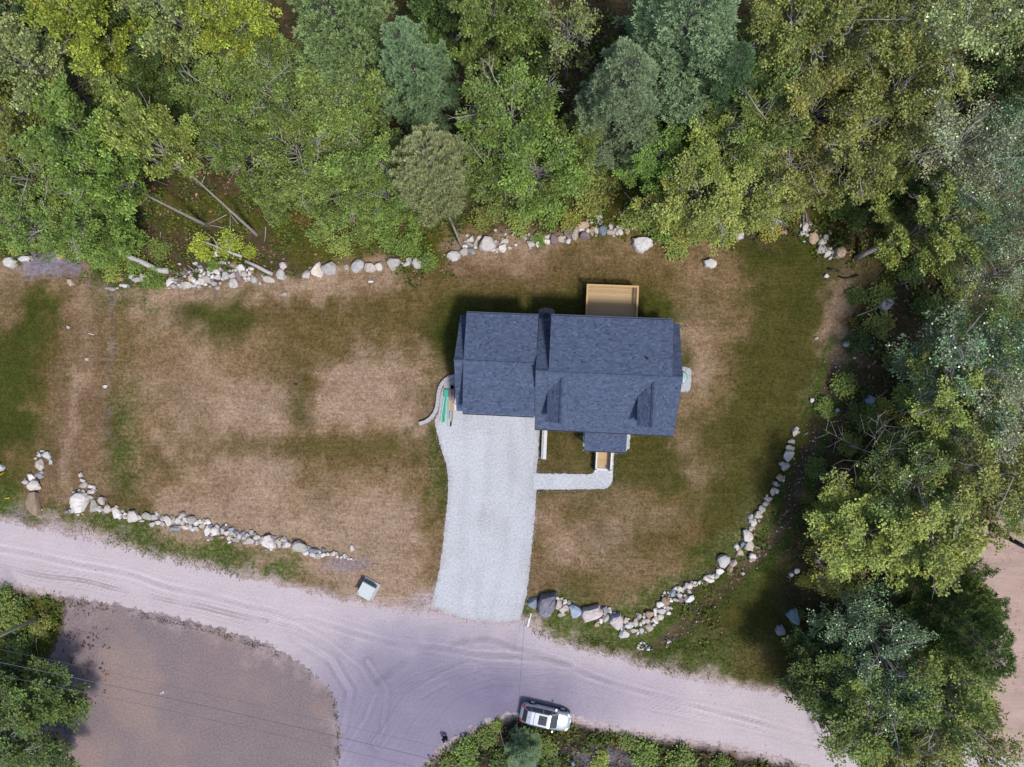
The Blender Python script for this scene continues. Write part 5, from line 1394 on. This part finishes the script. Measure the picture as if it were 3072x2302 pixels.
mb = MB()
for poly, nn_ in ((DRIVE, 1300), (WALK, 500)):
    L_ = [(poly[i], poly[(i+1) % len(poly)]) for i in range(len(poly))]
    wt = [math.hypot(b[0]-a[0], b[1]-a[1]) for a, b in L_]
    for (a, b) in random.choices(L_, wt, k=nn_):
        t_ = random.random(); d_ = random.gauss(0, 5)
        n_ = math.hypot(b[0]-a[0], b[1]-a[1])
        x, y, _z = at(a[0]*(1-t_)+b[0]*t_+d_*(b[1]-a[1])/n_, a[1]*(1-t_)+b[1]*t_-d_*(b[0]-a[0])/n_)
        s = random.uniform(0.02, 0.05); c = C(*[random.uniform(150, 235)]*2, 230) if random.random() < .2 else C(*(np.array([206, 212, 224])*random.uniform(.7, 1.08)).clip(0, 255))
        an = random.uniform(0, 6.28)
        ring = [(x+s*math.cos(an+q_), y+s*math.sin(an+q_)) for q_ in (0, 1.5, 3.1, 4.7)]
        mb.add([(u_, v_, 0.0) for u_, v_ in ring]+[(x, y, s*0.8+0.02)], [(0, 1, 4), (1, 2, 4), (2, 3, 4), (3, 0, 4)], 0, c)
tag(mb.build('spilled_gravel', M['pebble'], tint=True), kind='stuff')

# ================================================================ fallen trees and logs
def px_tube(name, pts, rads, z, mat, label, cat, n=8, extra=()):
    """a bent limb through photo points at the heights z"""
    P = [at(x, y, zz) for (x, y), zz in zip(pts, z)]
    c = P[0]
    mb = MB().tube([Vector(p)-Vector((c[0], c[1], 0)) for p in P], rads, n)
    o = mb.build(name, mat, smooth=True); o.location = (c[0], c[1], 0)
    tag(o, label, cat)
    for k, (pp, rr, zz) in enumerate(extra):
        Q = [Vector(at(x, y, q))-Vector((c[0], c[1], 0)) for (x, y), q in zip(pp, zz)]
        MB().tube(Q, rr, 5).build('limb', mat, o, True)
    return o
px_tube('fallen_log', [(340, 738), (364, 754), (380, 768), (421, 784), (449, 798), (475, 811), (506, 813)], [.15, .20, .22, .24, .26, .28, .30], [1.3, 1.15, 1.0, .7, .5, .35, .28], M['dead'], 'smooth white log lying toward the heap of white stones', 'log')
px_tube('fallen_log', [(618, 726), (660, 745), (694, 759), (726, 770)], [.05, .09, .12, .14], [.9, .7, .6, .5], M['dead'], 'fallen grey tree with bare twigs across the yellow shrubs', 'log',
        extra=[([(655, 742), (640, 715), (620, 700)], [.05, .03, .015], [.75, .9, 1.1]), ([(690, 757), (685, 735), (680, 720)], [.04, .03, .015], [.6, .8, 1.0]), ([(640, 737), (600, 722), (565, 706)], [.05, .03, .015], [.8, .7, .6]), ([(668, 748), (690, 722), (720, 705)], [.04, .03, .012], [.7, .9, 1.0])])
px_tube('fallen_log', [(736, 783), (773, 800), (800, 815), (818, 823)], [.14, .16, .18, .19], [.5, .45, .35, .25], M['dead'], 'short broken white log end lying on the stone heap', 'log')
px_tube('snag', [(616, 483), (590, 462), (555, 430), (520, 400), (495, 378), (465, 352)], [.17, .15, .13, .11, .09, .05], [.1, 1.6, 3.4, 5.2, 6.6, 8.0], M['bark'], 'leafless leaning snag over the brown hollow', 'dead tree',
        extra=[([(490, 375), (480, 362), (478, 350)], [.06, .04, .02], [6.8, 7.4, 8]), ([(505, 388), (520, 378), (545, 372)], [.05, .03, .015], [6, 6.3, 6.6]), ([(490, 375), (470, 370), (458, 366)], [.05, .03, .015], [6.8, 7, 7.4])])
px_tube('fallen_log', [(2700, 852), (2735, 838), (2770, 832)], [.16, .18, .2], [.5, .4, .3], M['darkbark'], 'dark log in the scrub under the poplars', 'log')
px_tube('tree_trunk', [(2568, 775), (2600, 758), (2640, 738), (2680, 712)], [.26, .22, .19, .15], [.1, 1.2, 2.6, 4.2], M['bark'], 'straight grey leaning trunk by the lawn corner', 'trunk')
px_tube('tree_trunk', [(2720, 1716), (2770, 1745), (2830, 1780), (2885, 1808)], [.32, .28, .24, .18], [.1, 2.0, 4.4, 6.6], M['darkbark'], 'long dark trunk under the coarse pine at the sand field', 'trunk')
px_tube('tree_trunk', [(2946, 1570), (2990, 1595), (3040, 1622), (3090, 1650)], [.26, .24, .2, .16], [.1, 1.8, 3.6, 5.4], M['darkbark'], 'dark trunk crossing the sand at the frame edge', 'trunk')
px_tube('hanging_limb', [(2470, 2200), (2492, 2190), (2494, 2235), (2500, 2260), (2530, 2290)], [.07, .07, .06, .05, .03], [3.2, 3.0, 2.6, 2.2, 1.6], M['darkbark'], 'bare bough arched low over the dirt road', 'branch',
        extra=[([(2494, 2225), (2484, 2240), (2478, 2262)], [.04, .03, .012], [2.7, 2.5, 2.3])])
px_tube('drain_pipe', [(2486, 806), (2500, 810), (2516, 813)], [.10, .10, .10], [.14, .16, .12], M['black'], 'short black drain pipe end at the lawn corner', 'pipe')
px_tube('drain_pipe', [(2517, 830), (2535, 836), (2556, 836), (2576, 824)], [.075, .075, .075, .075], [.12, .3, .35, .2], M['black'], 'curved black drain pipe on bare soil by the lawn corner', 'pipe')

# ================================================================ utility pole and wires
p0 = at(122, 1850)
pole = tag(empty('utility_pole', p0), 'weathered greenish utility pole standing in shrubs at the corner of the lot', 'utility pole')
MB().tube([(0, 0, -0.3), (0, 0, 5), (0, 0, 10.2)], [0.17, 0.15, 0.12], 12).build('pole', M['polewood'], pole, True)
MB().box(-0.06, 0.06, -1.2, 1.2, 9.55, 9.67).build('crossarm', M['polewood'], pole)
ins = MB().tube([(0, 0, 9.67), (0, 0, 9.8), (0, 0, 9.83)], [0.05, 0.06, 0.03], 8).mesh('insulator', M['white'])
for y in (-1.1, 0.0, 1.1): link('insulator', ins, pole, (0, y, 0))
def wire(label, a, b, sag, rad=0.017):
    A, B = Vector(a), Vector(b)
    mb = MB()
    pts = [A.lerp(B, t/24)+Vector((0, 0, -4*sag*(t/24)*(1-t/24))) for t in range(25)]
    mb.tube([p-A for p in pts], [rad]*25, 5)
    o = mb.build('wire', M['wire'], smooth=True); o.location = A
    return tag(o, label, 'wire', 'wires from the utility pole')
wire('upper thin wire running from the pole across the soil lot', (p0[0], p0[1]+1.1, 9.82), at(1800, 2360, 8.0), 0.5, 0.011)
wire('thicker middle wire running from the pole across the soil lot', (p0[0], p0[1], 9.82), at(1620, 2360, 7.6), 0.6, 0.022)
wire('lowest wire running from the pole across the soil lot', (p0[0], p0[1]-1.1, 9.82), at(1400, 2340, 7.4), 0.5, 0.014)
wire('slack service wire over the road behind the car', at(1577, 1822, 0.2), at(1538, 2340, 6.0), 0.15, 0.014)['group'] = 'wires over the road'
for i, (pts, z, lab) in enumerate([([(-30, 1440), (6, 1422), (16, 1414)], [1.2, .5, .2], 'yellow guy wire guard slanting at the frame edge by the white block'), ([(14, 1496), (22, 1495), (30, 1493)], [.25, .18, .1], 'short yellow guy wire guard on the grass beside the tan slab')]):
    px_tube('guy_guard', pts, [.05, .05, .05], z, M['yellow'], lab, 'cable guard')
# ================================================================ utility cabinet by the road
c = at(1106, 1765)
cab = tag(empty('utility_cabinet', c, math.radians(-28)), 'pale square utility cabinet on the soil beside the road', 'utility cabinet')
MB().box(-0.78, 0.85, -0.70, 0.86, 0.0, 0.12).build('base_pad', M['concrete'], cab)
MB().box(-0.62, 0.62, -0.58, 0.62, 0.12, 0.92).build('cabinet_body', M['cabinet_shaded'], cab)
MB().hexa([(-0.68, -0.66, .92), (0.68, -0.66, .92), (0.68, 0.66, .92), (-0.68, 0.66, .92)], [(-0.64, -0.62, 1.02), (0.64, -0.62, 1.02), (0.64, 0.62, 1.02), (-0.64, 0.62, 1.02)]).build('cabinet_lid', M['cabinet'], cab)
MB().tube([(-0.52, -0.5, 1.0), (-0.52, -0.5, 1.05)], [0.05, 0.05], 10).build('lid_bolt', M['black'], cab)
MB().box(0.60, 0.66, -0.1, 0.1, 0.4, 0.6).build('handle', M['black'], cab)
# white board on the verge, white stick
c = at(1588, 1859)
bd = tag(empty('marker_post', c, math.radians(-13)), 'white painted marker post lying on the verge beside the driveway mouth', 'marker post')
MB().box(-0.09, 0.09, -0.62, 0.18, 0.02, 0.12).build('board', M['white'], bd)
MB().box(-0.02, 0.09, 0.16, 0.62, 0.04, 0.10).build('stake', M['white'], bd)
c = at(275, 1003)
o = MB().box(-0.26, 0.26, -0.035, 0.035, 0.02, 0.07).build('stick', M['white']); o.location = c; o.rotation_euler = (0, 0, math.radians(-14)); tag(o, 'short white stake lying in the brown track', 'stake')
c = at(486, 2079)
o = MB().add([(-.2, -.05, .02), (.16, -.12, .02), (.24, .1, .03), (-.1, .12, .03), (-.12, -.02, .12), (.1, -.03, .16), (.12, .05, .12), (-.06, .06, .1)], [(3, 2, 1, 0), (4, 5, 6, 7), (0, 1, 5, 4), (1, 2, 6, 5), (2, 3, 7, 6), (3, 0, 4, 7)]).build('litter', M['white'])
o.location = c; o.rotation_euler = (0, 0, 0.5); tag(o, 'crumpled white scrap of litter lying on the bare soil lot', 'litter')
c = at(2059, 2238)
o = MB().add([(-.12, -.06, .3), (.12, -.05, .3), (.11, .06, .3), (-.1, .05, .3), (-.08, -.03, .36), (.09, -.03, .35), (.08, .03, .36), (-.07, .03, .35)], [(3, 2, 1, 0), (4, 5, 6, 7), (0, 1, 5, 4), (1, 2, 6, 5), (2, 3, 7, 6), (3, 0, 4, 7)]).build('litter', M['white'])
o.location = (c[0], c[1], -0.28); tag(o, 'tiny white scrap on the weedy bank past the car', 'litter')
c = at(886, 1152)
o = MB().tube([(0, 0, 0), (0, 0, .08)], [.16, .12], 7).build('yard_drain', M['black']); o.location = c; o.scale = (1.3, .7, 1); tag(o, 'small black yard drain in the middle of the lawn', 'drain')

# ================================================================ round the garage: kerb, stacked building goods
kp = [(1385, 1131), (1366, 1128), (1348, 1133), (1334, 1143), (1323, 1158), (1317, 1178), (1315, 1200), (1312, 1222), (1305, 1240), (1293, 1255), (1277, 1266), (1259, 1271)]
kc = at(1320, 1190)
kerb = tag(empty('kerb_wall', kc), 'curved low wall of pale concrete blocks round the garage corner', 'low wall')
KP = [Vector(at(x, y)) for x, y in kp]
segs = []
for a, b in zip(KP[:-1], KP[1:]):
    nn = max(1, int(round((b-a).length/0.42)))
    segs += [(a.lerp(b, i/nn), a.lerp(b, (i+1)/nn)) for i in range(nn)]
for a, b in segs:
    d = (b-a); s = Vector((-d.y, d.x, 0)).normalized()*0.17; g = d.normalized()*0.006
    hh = 0.34+random.uniform(-.008, .008)
    mb = MB().hexa([tuple(q-Vector((kc[0], kc[1], 0))) for q in (a-s+g, b-s-g, b+s-g, a+s+g)], [tuple(q-Vector((kc[0], kc[1], 0))+Vector((0, 0, hh))) for q in (a-s*0.94+g, b-s*0.94-g, b+s*0.94-g, a+s*0.94+g)])
    if d.cross(s).z < 0: pass
    mb.build('block', M['concrete'], kerb)
rw = tag(empty('garden_wall', hw(0.62, -5.1), HA), 'straight white-topped block wall between the driveway and the front grass plot', 'low wall')
for k in range(7):
    MB().box(-0.12, 0.30, -2.75+k*0.38, -2.75+k*0.38+0.37, -0.05, 0.5).build('block', M['concrete'], rw)
    MB().box(0.06, 0.34, -2.75+k*0.38, -2.75+k*0.38+0.374, 0.502, 0.56).build('cap_block', M['white'], rw)
def stick(name, a, b, w, z0, z1, mat, label, cat, group=None, rnd=True):
    A = Vector(at(1280+a[0]/8.293, 1100+a[1]/8.293, z0)); B = Vector(at(1280+b[0]/8.293, 1100+b[1]/8.293, z0))
    mb = MB()
    if rnd: mb.tube([Vector((0, 0, (z1-z0)/2)), B-A+Vector((0, 0, (z1-z0)/2))], [w/2, w/2], 9)
    else:
        d = B-A; s = Vector((-d.y, d.x, 0)).normalized()*w/2; u = Vector((0, 0, z1-z0))
        mb.hexa([tuple(q) for q in (s, -s, d-s, d+s)], [tuple(q+u) for q in (s, -s, d-s, d+s)])
    o = mb.build(name, mat); o.location = A
    return tag(o, label, cat, group)
GPI = 'pipes stacked beside the garage'
stick('pipe', (462, 610), (345, 1400), .12, .02, .14, M['paleteal'], 'pale pipe lying outermost beside the curved kerb', 'pipe', GPI)
stick('pipe', (482, 585), (392, 1400), .12, .02, .14, M['teal'], 'teal pipe between two pale pipes by the kerb', 'pipe', GPI)
stick('pipe', (500, 575), (432, 1385), .12, .14, .26, M['teal'], 'teal pipe laid on top of the pipe stack', 'pipe', GPI)
stick('pipe', (518, 580), (465, 1390), .12, .02, .14, M['paleteal'], 'pale pipe showing beneath the top teal pipe', 'pipe', GPI)
stick('pipe', (538, 590), (530, 1480), .11, .02, .13, M['paleteal'], 'pale pipe lying straight next to the lumber', 'pipe', GPI)
stick('pipe_bundle_wrap', (495, 570), (490, 760), .42, .145, .29, M['teal'], 'short teal sleeve wrapped round the pipe ends', 'wrap', rnd=False)
stick('plank', (600, 555), (585, 840), .20, .02, .20, M['oldlumber'], 'weathered grey-brown plank bundle end by the garage wall', 'plank', 'lumber beside the garage', False)
stick('plank', (660, 560), (655, 840), .24, .02, .16, M['oldlumber'], 'weathered wide plank against the garage corner', 'plank', 'lumber beside the garage', False)
stick('plank', (580, 842), (575, 1095), .13, .02, .18, M['lumber'], 'short fresh board next to the tan sheet', 'plank', 'lumber beside the garage', False)
stick('sheet_board', (640, 842), (640, 1095), .34, .02, .22, M['lumber'], 'tan sheet of board lying beside the garage corner', 'board', 'lumber beside the garage', False)
stick('plank', (610, 1100), (605, 1365), .14, .02, .10, M['lumber'], 'pinkish board sticking out past the tan sheet', 'plank', 'lumber beside the garage', False)
stick('plank', (640, 1100), (632, 1365), .10, .02, .12, M['oldlumber'], 'narrow reddish board beside the pinkish one', 'plank', 'lumber beside the garage', False)
stick('tool_case', (612, 1370), (600, 1490), .13, .02, .14, M['black'], 'black case at the end of the boards', 'case', None, False)
stick('tube_box', (565, 1105), (550, 1300), .14, .02, .12, M['blue'], 'narrow blue carton between pipes and boards', 'carton', None, False)
stick('white_panel', (715, 940), (712, 1090), .42, .02, .12, M['white'], 'white panel lying against the garage corner', 'panel', None, False)
stick('bracket', (735, 655), (735, 900), .06, .02, .5, M['white'], 'white upright strip beside the black bucket', 'bracket', None, False)
stick('bracket', (720, 800), (640, 915), .06, .1, .22, M['white'], 'white slanting strip propped by the white panel', 'bracket', None, False)
c = at(1280+645/8.293, 1100+508/8.293)
bk = MB().tube([(0, 0, 0), (0, 0, .36), (0, 0, .36), (0, 0, .05)], [.14, .17, .15, .13], 14).build('bucket', M['black'], smooth=False); bk.location = c; tag(bk, 'black bucket at the head of the plank bundle', 'bucket')

# ================================================================ air conditioner on a gravel pad, window well
def pad(name, cxy, rx, ry, z, mat, seed):
    r_ = random.Random(seed); n = 28
    ring = []
    for i in range(n):
        a = 2*math.pi*i/n
        k = (abs(math.cos(a))**4+abs(math.sin(a))**4)**-0.25
        ring.append((math.cos(a)*rx*k*r_.uniform(.95, 1.05), math.sin(a)*ry*k*r_.uniform(.95, 1.05)))
    vs = [(x, y, -0.03) for x, y in ring]+[(x*.96, y*.96, z) for x, y in ring]+[(0, 0, z+0.01)]
    fs = [(i, (i+1) % n, n+(i+1) % n, n+i) for i in range(n)]+[(n+i, n+(i+1) % n, 2*n) for i in range(n)]
    o = MB().add(vs, fs).build(name, mat); o.location = cxy; o.rotation_euler = (0, 0, HA)
    return tag(o, kind='structure')
a0 = hw(0.42, 4.9)
pad('gravel_bed', a0, 0.78, 0.80, 0.03, M['greygravel'], 1)
ac = tag(empty('air_conditioner', (a0[0], a0[1], 0.03), HA), 'grey-green air conditioner unit on a gravel pad behind the garage joint', 'air conditioner')
MB().box(-.38, .38, -.38, .38, 0, .08).build('base_pad', M['concrete'], ac)
MB().box(-.34, .34, -.34, .34, .08, .78).build('cabinet', M['acmetal'], ac)
g = MB()
for rr in (.10, .17, .24, .30): 
    pts = [(rr*math.cos(t*math.pi/12), rr*math.sin(t*math.pi/12), .80) for t in range(25)]
    g.tube(pts, [.012]*25, 4)
for t in range(4):
    a = t*math.pi/4; g.tube([(-.31*math.cos(a), -.31*math.sin(a), .81), (.31*math.cos(a), .31*math.sin(a), .81)], [.01, .01], 4)
g.build('fan_grille', M['acmetal'], ac)
MB().tube([(0, 0, .77), (0, 0, .785)], [.31, .31], 20).build('fan_opening', M['black'], ac)
e0 = tuple(at(2053, 1138))
pad('gravel_bed', e0, 0.62, 1.1, 0.03, M['palegravel'], 2)
ww = tag(empty('well_cover', (at(2047, 1133)[0], at(2047, 1133)[1], 0.03), HA), 'pale aqua window well cover on the gravel strip at the gable end', 'well cover')
d = MB()
ring = [(0.40*math.sin(math.pi*i/12), 0.55*math.cos(math.pi*i/12)) for i in range(13)]
d.add([(x, y, 0) for x, y in ring]+[(x*.9, y*.9, .2) for x, y in ring]+[(0.0, 0, .34)], [(i, i+1, 14+i, 13+i) for i in range(12)]+[(13+i, 14+i, 26) for i in range(12)])
d.build('dome', M['aqua'], ww); MB().tube([(x*1.02, y*1.02, .03) for x, y in ring], [.03]*13, 5).build('rim', M['greyrim'] if 'greyrim' in M else M['acmetal'], ww)

# ================================================================ parked car
def make_car(label, loc, rz):
    car = tag(empty('parked_car', loc, rz), label, 'car')
    # stations along x: rear -2.25 .. front 2.25 ; half width low, half width at shoulder, shoulder z, deck z
    ST = [(-2.26, .62, .60, .60, .66), (-2.20, .76, .74, .86, .92), (-2.0, .84, .82, .96, .99), (-1.4, .89, .86, .97, 1.0), (-0.4, .90, .87, .95, .98), (0.5, .90, .87, .94, .98), (1.0, .89, .85, .92, .98),
          (1.5, .88, .83, .86, .94), (1.95, .83, .76, .78, .85), (2.18, .72, .64, .68, .74), (2.27, .52, .46, .56, .60)]
    vs = []; fs = []
    for x, w, ws, zs, zt in ST:
        vs += [(x, -w*.95, .22), (x, -w, .5), (x, -ws, zs), (x, -ws*.72, zt), (x, 0, zt+.02), (x, ws*.72, zt), (x, ws, zs), (x, w, .5), (x, w*.95, .22)]
    n = 9
    for i in range(len(ST)-1):
        for j in range(n-1): fs.append((i*n+j, i*n+j+1, (i+1)*n+j+1, (i+1)*n+j))
        fs.append((i*n+n-1, i*n, (i+1)*n, (i+1)*n+n-1))
    fs += [tuple(range(n)), tuple(range((len(ST)-1)*n, len(ST)*n))[::-1]]
    fs = [f[::-1] for f in fs]
    body = MB().add(vs, fs).build('body', M['silver'], car, True)
    # cabin: bottom ring (belt) and roof ring
    bel = [(-2.08, .66), (-1.6, .76), (-.3, .79), (.6, .79), (1.12, .70)]
    roof = [(-1.66, .55), (-1.3, .60), (-.3, .63), (.25, .62), (.42, .57)]
    zb, zr = .95, 1.52
    cv = []; 
    for s in (-1, 1):
        cv += [(x, s*y, zb) for x, y in bel]+[(x, s*y, zr+(0.03 if 0 < i < 4 else 0)) for i, (x, y) in enumerate(roof)]
    cf = []
    for i in range(4):
        cf.append((i, i+1, 6+i, 5+i)); cf.append((11+i, 10+i, 15+i, 16+i)); cf.append((5+i, 6+i, 16+i, 15+i))
    cf += [(0, 5, 15, 10), (4, 14, 19, 9)]
    MB().add(cv, cf).build('cabin', M['silver'], car)
    def quad(name, corners, mat, off, inset=(.06, .06)):
        p = [Vector(q) for q in corners]
        n_ = (p[1]-p[0]).cross(p[3]-p[0]).normalized()
        if n_.z < 0: n_ = -n_
        f = lambda u, v: (p[0]*(1-u)+p[1]*u)*(1-v)+(p[3]*(1-u)+p[2]*u)*v
        u, v = inset
        q = [f(u, v), f(1-u, v), f(1-u, 1-v), f(u, 1-v)]
        return MB().hexa([tuple(k-n_*.01) for k in q], [tuple(k+n_*off) for k in q]).build(name, mat, car)
    quad('windscreen', [(1.12, -.70, zb), (1.12, .70, zb), (.42, .57, zr), (.42, -.57, zr)], M['carglass'], .012, (.04, .05))
    quad('rear_window', [(-2.08, .66, zb), (-2.08, -.66, zb), (-1.66, -.55, zr), (-1.66, .55, zr)], M['carglass'], .012, (.06, .10))
    for s in (-1, 1):
        for a, b in ((0, 1), (1, 2), (2, 3)):
            quad('side_window', [(bel[a][0], s*bel[a][1], zb), (bel[b][0], s*bel[b][1], zb), (roof[b][0], s*roof[b][1], zr+.02), (roof[a][0], s*roof[a][1], zr+.02)], M['carglass'], .012, (.05, .12))
        quad('side_window', [(bel[3][0], s*bel[3][1], zb), (bel[4][0]-.12, s*(bel[4][1]+.015), zb), (roof[4][0], s*roof[4][1], zr), (roof[3][0], s*roof[3][1], zr+.03)], M['carglass'], .012, (.05, .12))
        MB().tube([(-1.6, s*.57, 1.55), (-1.4, s*.60, 1.60), (.1, s*.61, 1.60), (.3, s*.58, 1.55)], [.022]*4, 6).build('roof_rail', M['acmetal'], car)
        m_ = MB().hexa([(.72, s*.90, .93), (.86, s*.90, .93), (.84, s*1.07, .95), (.74, s*1.07, .95)][::s], [(.72, s*.90, 1.07), (.86, s*.90, 1.06), (.84, s*1.08, 1.06), (.74, s*1.08, 1.07)][::s])
        m_.build('wing_mirror', M['silver'], car)
        MB().hexa([(1.93, s*.56, .72), (2.17, s*.44, .64), (2.08, s*.70, .62), (1.86, s*.79, .70)][::-s], [(1.93, s*.56, .86), (2.18, s*.46, .745), (2.10, s*.70, .72), (1.86, s*.80, .835)][::-s]).build('headlight', M['lamp'], car)
        MB().hexa([(-2.22, s*.48, .74), (-2.05, s*.52, .78), (-1.98, s*.83, .76), (-2.17, s*.75, .72)][::s], [(-2.24, s*.48, .93), (-2.06, s*.54, .995), (-1.97, s*.83, .975), (-2.19, s*.76, .90)][::s]).build('tail_light', M['red'], car)
        for x in (-1.38, 1.38):
            t = MB().tube([(x, s*.70, .33), (x, s*.73, .33), (x, s*.91, .33), (x, s*.93, .33)], [.29, .34, .34, .30], 20).build('wheel', M['rubber'], car, False)
            r_ = MB().tube([(x, s*.925, .33), (x, s*.945, .33)], [.22, .20], 16)
            for k in range(5):
                a = k*2*math.pi/5
                r_.tube([(x, s*.948, .33), (x+.21*math.cos(a), s*.948, .33+.21*math.sin(a))], [.03, .022], 4)
            r_.build('rim', M['chrome'], t)
            pts = [(x+.39*math.cos(a), s*.885, .33+.39*math.sin(a)) for a in np.linspace(0.05, math.pi-.05, 12)]
            MB().tube(pts, [.03]*12, 5).build('wheel_arch', M['black'], car)
        for x in (-.75, .25): MB().box(x, x+.2, min(s*.872, s*.895), max(s*.872, s*.895), .86, .885).build('door_handle', M['chrome'], car)
        MB().box(-1.0, 1.0, min(s*.885, s*.905), max(s*.885, s*.905), .24, .36).build('door_sill', M['black'], car)
    MB().box(-.62, .12, -.42, .42, 1.535, 1.562).build('sunroof', M['carglass'], car)
    MB().box(-1.03, -1.0, -.60, .60, 1.54, 1.572).build('crossbar', M['black'], car)
    MB().hexa([(-2.28, -.55, .3), (-2.1, -.86, .3), (-2.1, .86, .3), (-2.28, .55, .3)][::-1], [(-2.31, -.55, .58), (-2.12, -.85, .58), (-2.12, .85, .58), (-2.31, .55, .58)][::-1]).build('rear_bumper', M['silver'], car)
    MB().hexa([(2.2, -.55, .3), (2.02, -.86, .3), (2.02, .86, .3), (2.2, .55, .3)], [(2.29, -.50, .55), (2.06, -.84, .55), (2.06, .84, .55), (2.29, .50, .55)]).build('front_bumper', M['silver'], car)
    MB().box(2.24, 2.285, -.42, .42, .56, .66).build('grille', M['black'], car)
    for y in (-.3, .32): MB().tube([(1.13, y, .995), (.95, y-.28, 1.10)], [.012, .012], 4).build('wiper', M['black'], car)
    for y in (-.45, .45): MB().tube([(1.2, y, .985), (1.9, y*.85, .87)], [.012, .010], 4).build('bonnet_crease', M['silver'], car)
    MB().tube([(-1.45, 0, 1.54), (-1.52, 0, 1.64)], [.02, .008], 5).build('antenna', M['black'], car)
    return car
cc_ = at(1637, 2149, 0.5)
make_car('silver estate car parked along the weedy bank at the road junction', (cc_[0], cc_[1], 0.012), math.radians(-11.5))

# ================================================================ person
def person(label, loc, rz):
    root = tag(empty('person', loc, rz), label, 'person')
    J = [  # name, pos, radius, parent  (crouching, facing +Y, forearms forward)
        ((0, -.05, .36), .135, -1), ((0, -.02, .52), .13, 0), ((0, .05, .70), .15, 1), ((0, .09, .83), .075, 2), ((0, .115, .91), .06, 3),
        ((.18, .05, .78), .062, 2), ((.27, .12, .56), .052, 5), ((.15, .33, .52), .04, 6), ((.11, .39, .52), .036, 7),
        ((-.18, .05, .78), .062, 2), ((-.27, .12, .56), .052, 9), ((-.15, .33, .52), .04, 10), ((-.11, .39, .52), .036, 11),
        ((.11, -.03, .33), .10, 0), ((.17, .32, .46), .07, 13), ((.15, .12, .10), .05, 14), ((.16, .20, .045), .042, 15), ((.17, .30, .04), .035, 16),
        ((-.11, -.03, .33), .10, 0), ((-.17, .32, .46), .07, 18), ((-.15, .12, .10), .05, 19), ((-.16, .20, .045), .042, 20), ((-.17, .30, .04), .035, 21)]
    me = bpy.data.meshes.new('body')
    me.from_pydata([j[0] for j in J], [(j[2], i) for i, j in enumerate(J) if j[2] >= 0], [])
    o = link('body', me, root)
    md = o.modifiers.new('skin', 'SKIN')
    sk = me.skin_vertices[0].data
    for s, j in zip(sk, J): s.radius = (j[1], j[1])
    sk[0].use_root = True
    md.use_smooth_shade = True
    o.modifiers.new('sub', 'SUBSURF').render_levels = 2
    o.data.materials.append(M['cloth'])
    # head with face
    hd = MB()
    bm = bmesh.new(); bmesh.ops.create_uvsphere(bm, u_segments=16, v_segments=12, radius=1)
    for v in bm.verts:
        x, y, z = v.co
        k = 1-.18*max(0, -z)
        v.co = (x*.075*k, .135+y*.095*(1-.05*max(0, -z)), 1.02+z*.118)
    nose = [v for v in bm.verts if abs(v.co.x) < .02 and v.co.y > .2 and abs(v.co.z-1.0) < .035]
    for v in nose: v.co.y += .022
    m2 = bpy.data.meshes.new('head'); bm.to_mesh(m2); bm.free(); m2.materials.append(M['skin'])
    h_ = link('head', m2, root)
    for s in (-1, 1):
        MB().tube([(s*.03, .222, 1.035), (s*.03, .232, 1.035)], [.012, .008], 8).build('eye', M['black'], h_)
        MB().tube([(s*.072, .13, 1.01), (s*.086, .125, 1.015)], [.03, .02], 8).build('ear', M['skin'], h_)
    MB().tube([(-.025, .222, .955), (0, .23, .953), (.025, .222, .955)], [.006, .008, .006], 6).build('mouth', M['red'], h_)
    bm = bmesh.new(); bmesh.ops.create_uvsphere(bm, u_segments=16, v_segments=10, radius=1)
    bmesh.ops.delete(bm, geom=[v for v in bm.verts if v.co.z < -.15 or (v.co.y > .62 and v.co.z < .45)], context='VERTS')
    for v in bm.verts: v.co = (v.co.x*.085, .125+v.co.y*.105, 1.03+v.co.z*.125)
    m3 = bpy.data.meshes.new('hair'); bm.to_mesh(m3); bm.free(); m3.materials.append(M['hair']); link('hair', m3, root)
    for s in (-1, 1):     # hands with fingers on the controller
        hm = MB()
        hm.hexa([(s*.135, .38, .50), (s*.075, .38, .50), (s*.07, .46, .505), (s*.13, .46, .505)][::-s], [(s*.135, .38, .535), (s*.075, .38, .535), (s*.07, .46, .53), (s*.13, .46, .53)][::-s])
        for i in range(4):
            x = s*(.125-i*.018); L = (.05, .062, .066, .056)[i]
            hm.tube([(x, .455, .52), (x*.93, .455+L*.6, .528), (x*.82, .455+L, .51)], [.0095, .009, .007], 6)
        hm.tube([(s*.075, .40, .53), (s*.05, .425, .55), (s*.042, .455, .555)], [.011, .010, .008], 6)
        hm.build('hand', M['skin'], root)
    return root
pc = at(1337, 2206)
per = person('person in black crouching on the gravel by the weedy corner of the branch road', (pc[0], pc[1], 0.008), math.radians(180))
ct = empty('handset', (pc[0], pc[1]-0.49, 0.52), 0); tag(ct, 'small grey handset held by the crouching person', 'handset')
MB().box(-.085, .085, -.045, .045, -.02, .02).build('shell', M['acmetal'], ct); MB().box(-.06, .06, -.03, .03, .021, .026).build('screen', M['white'], ct)
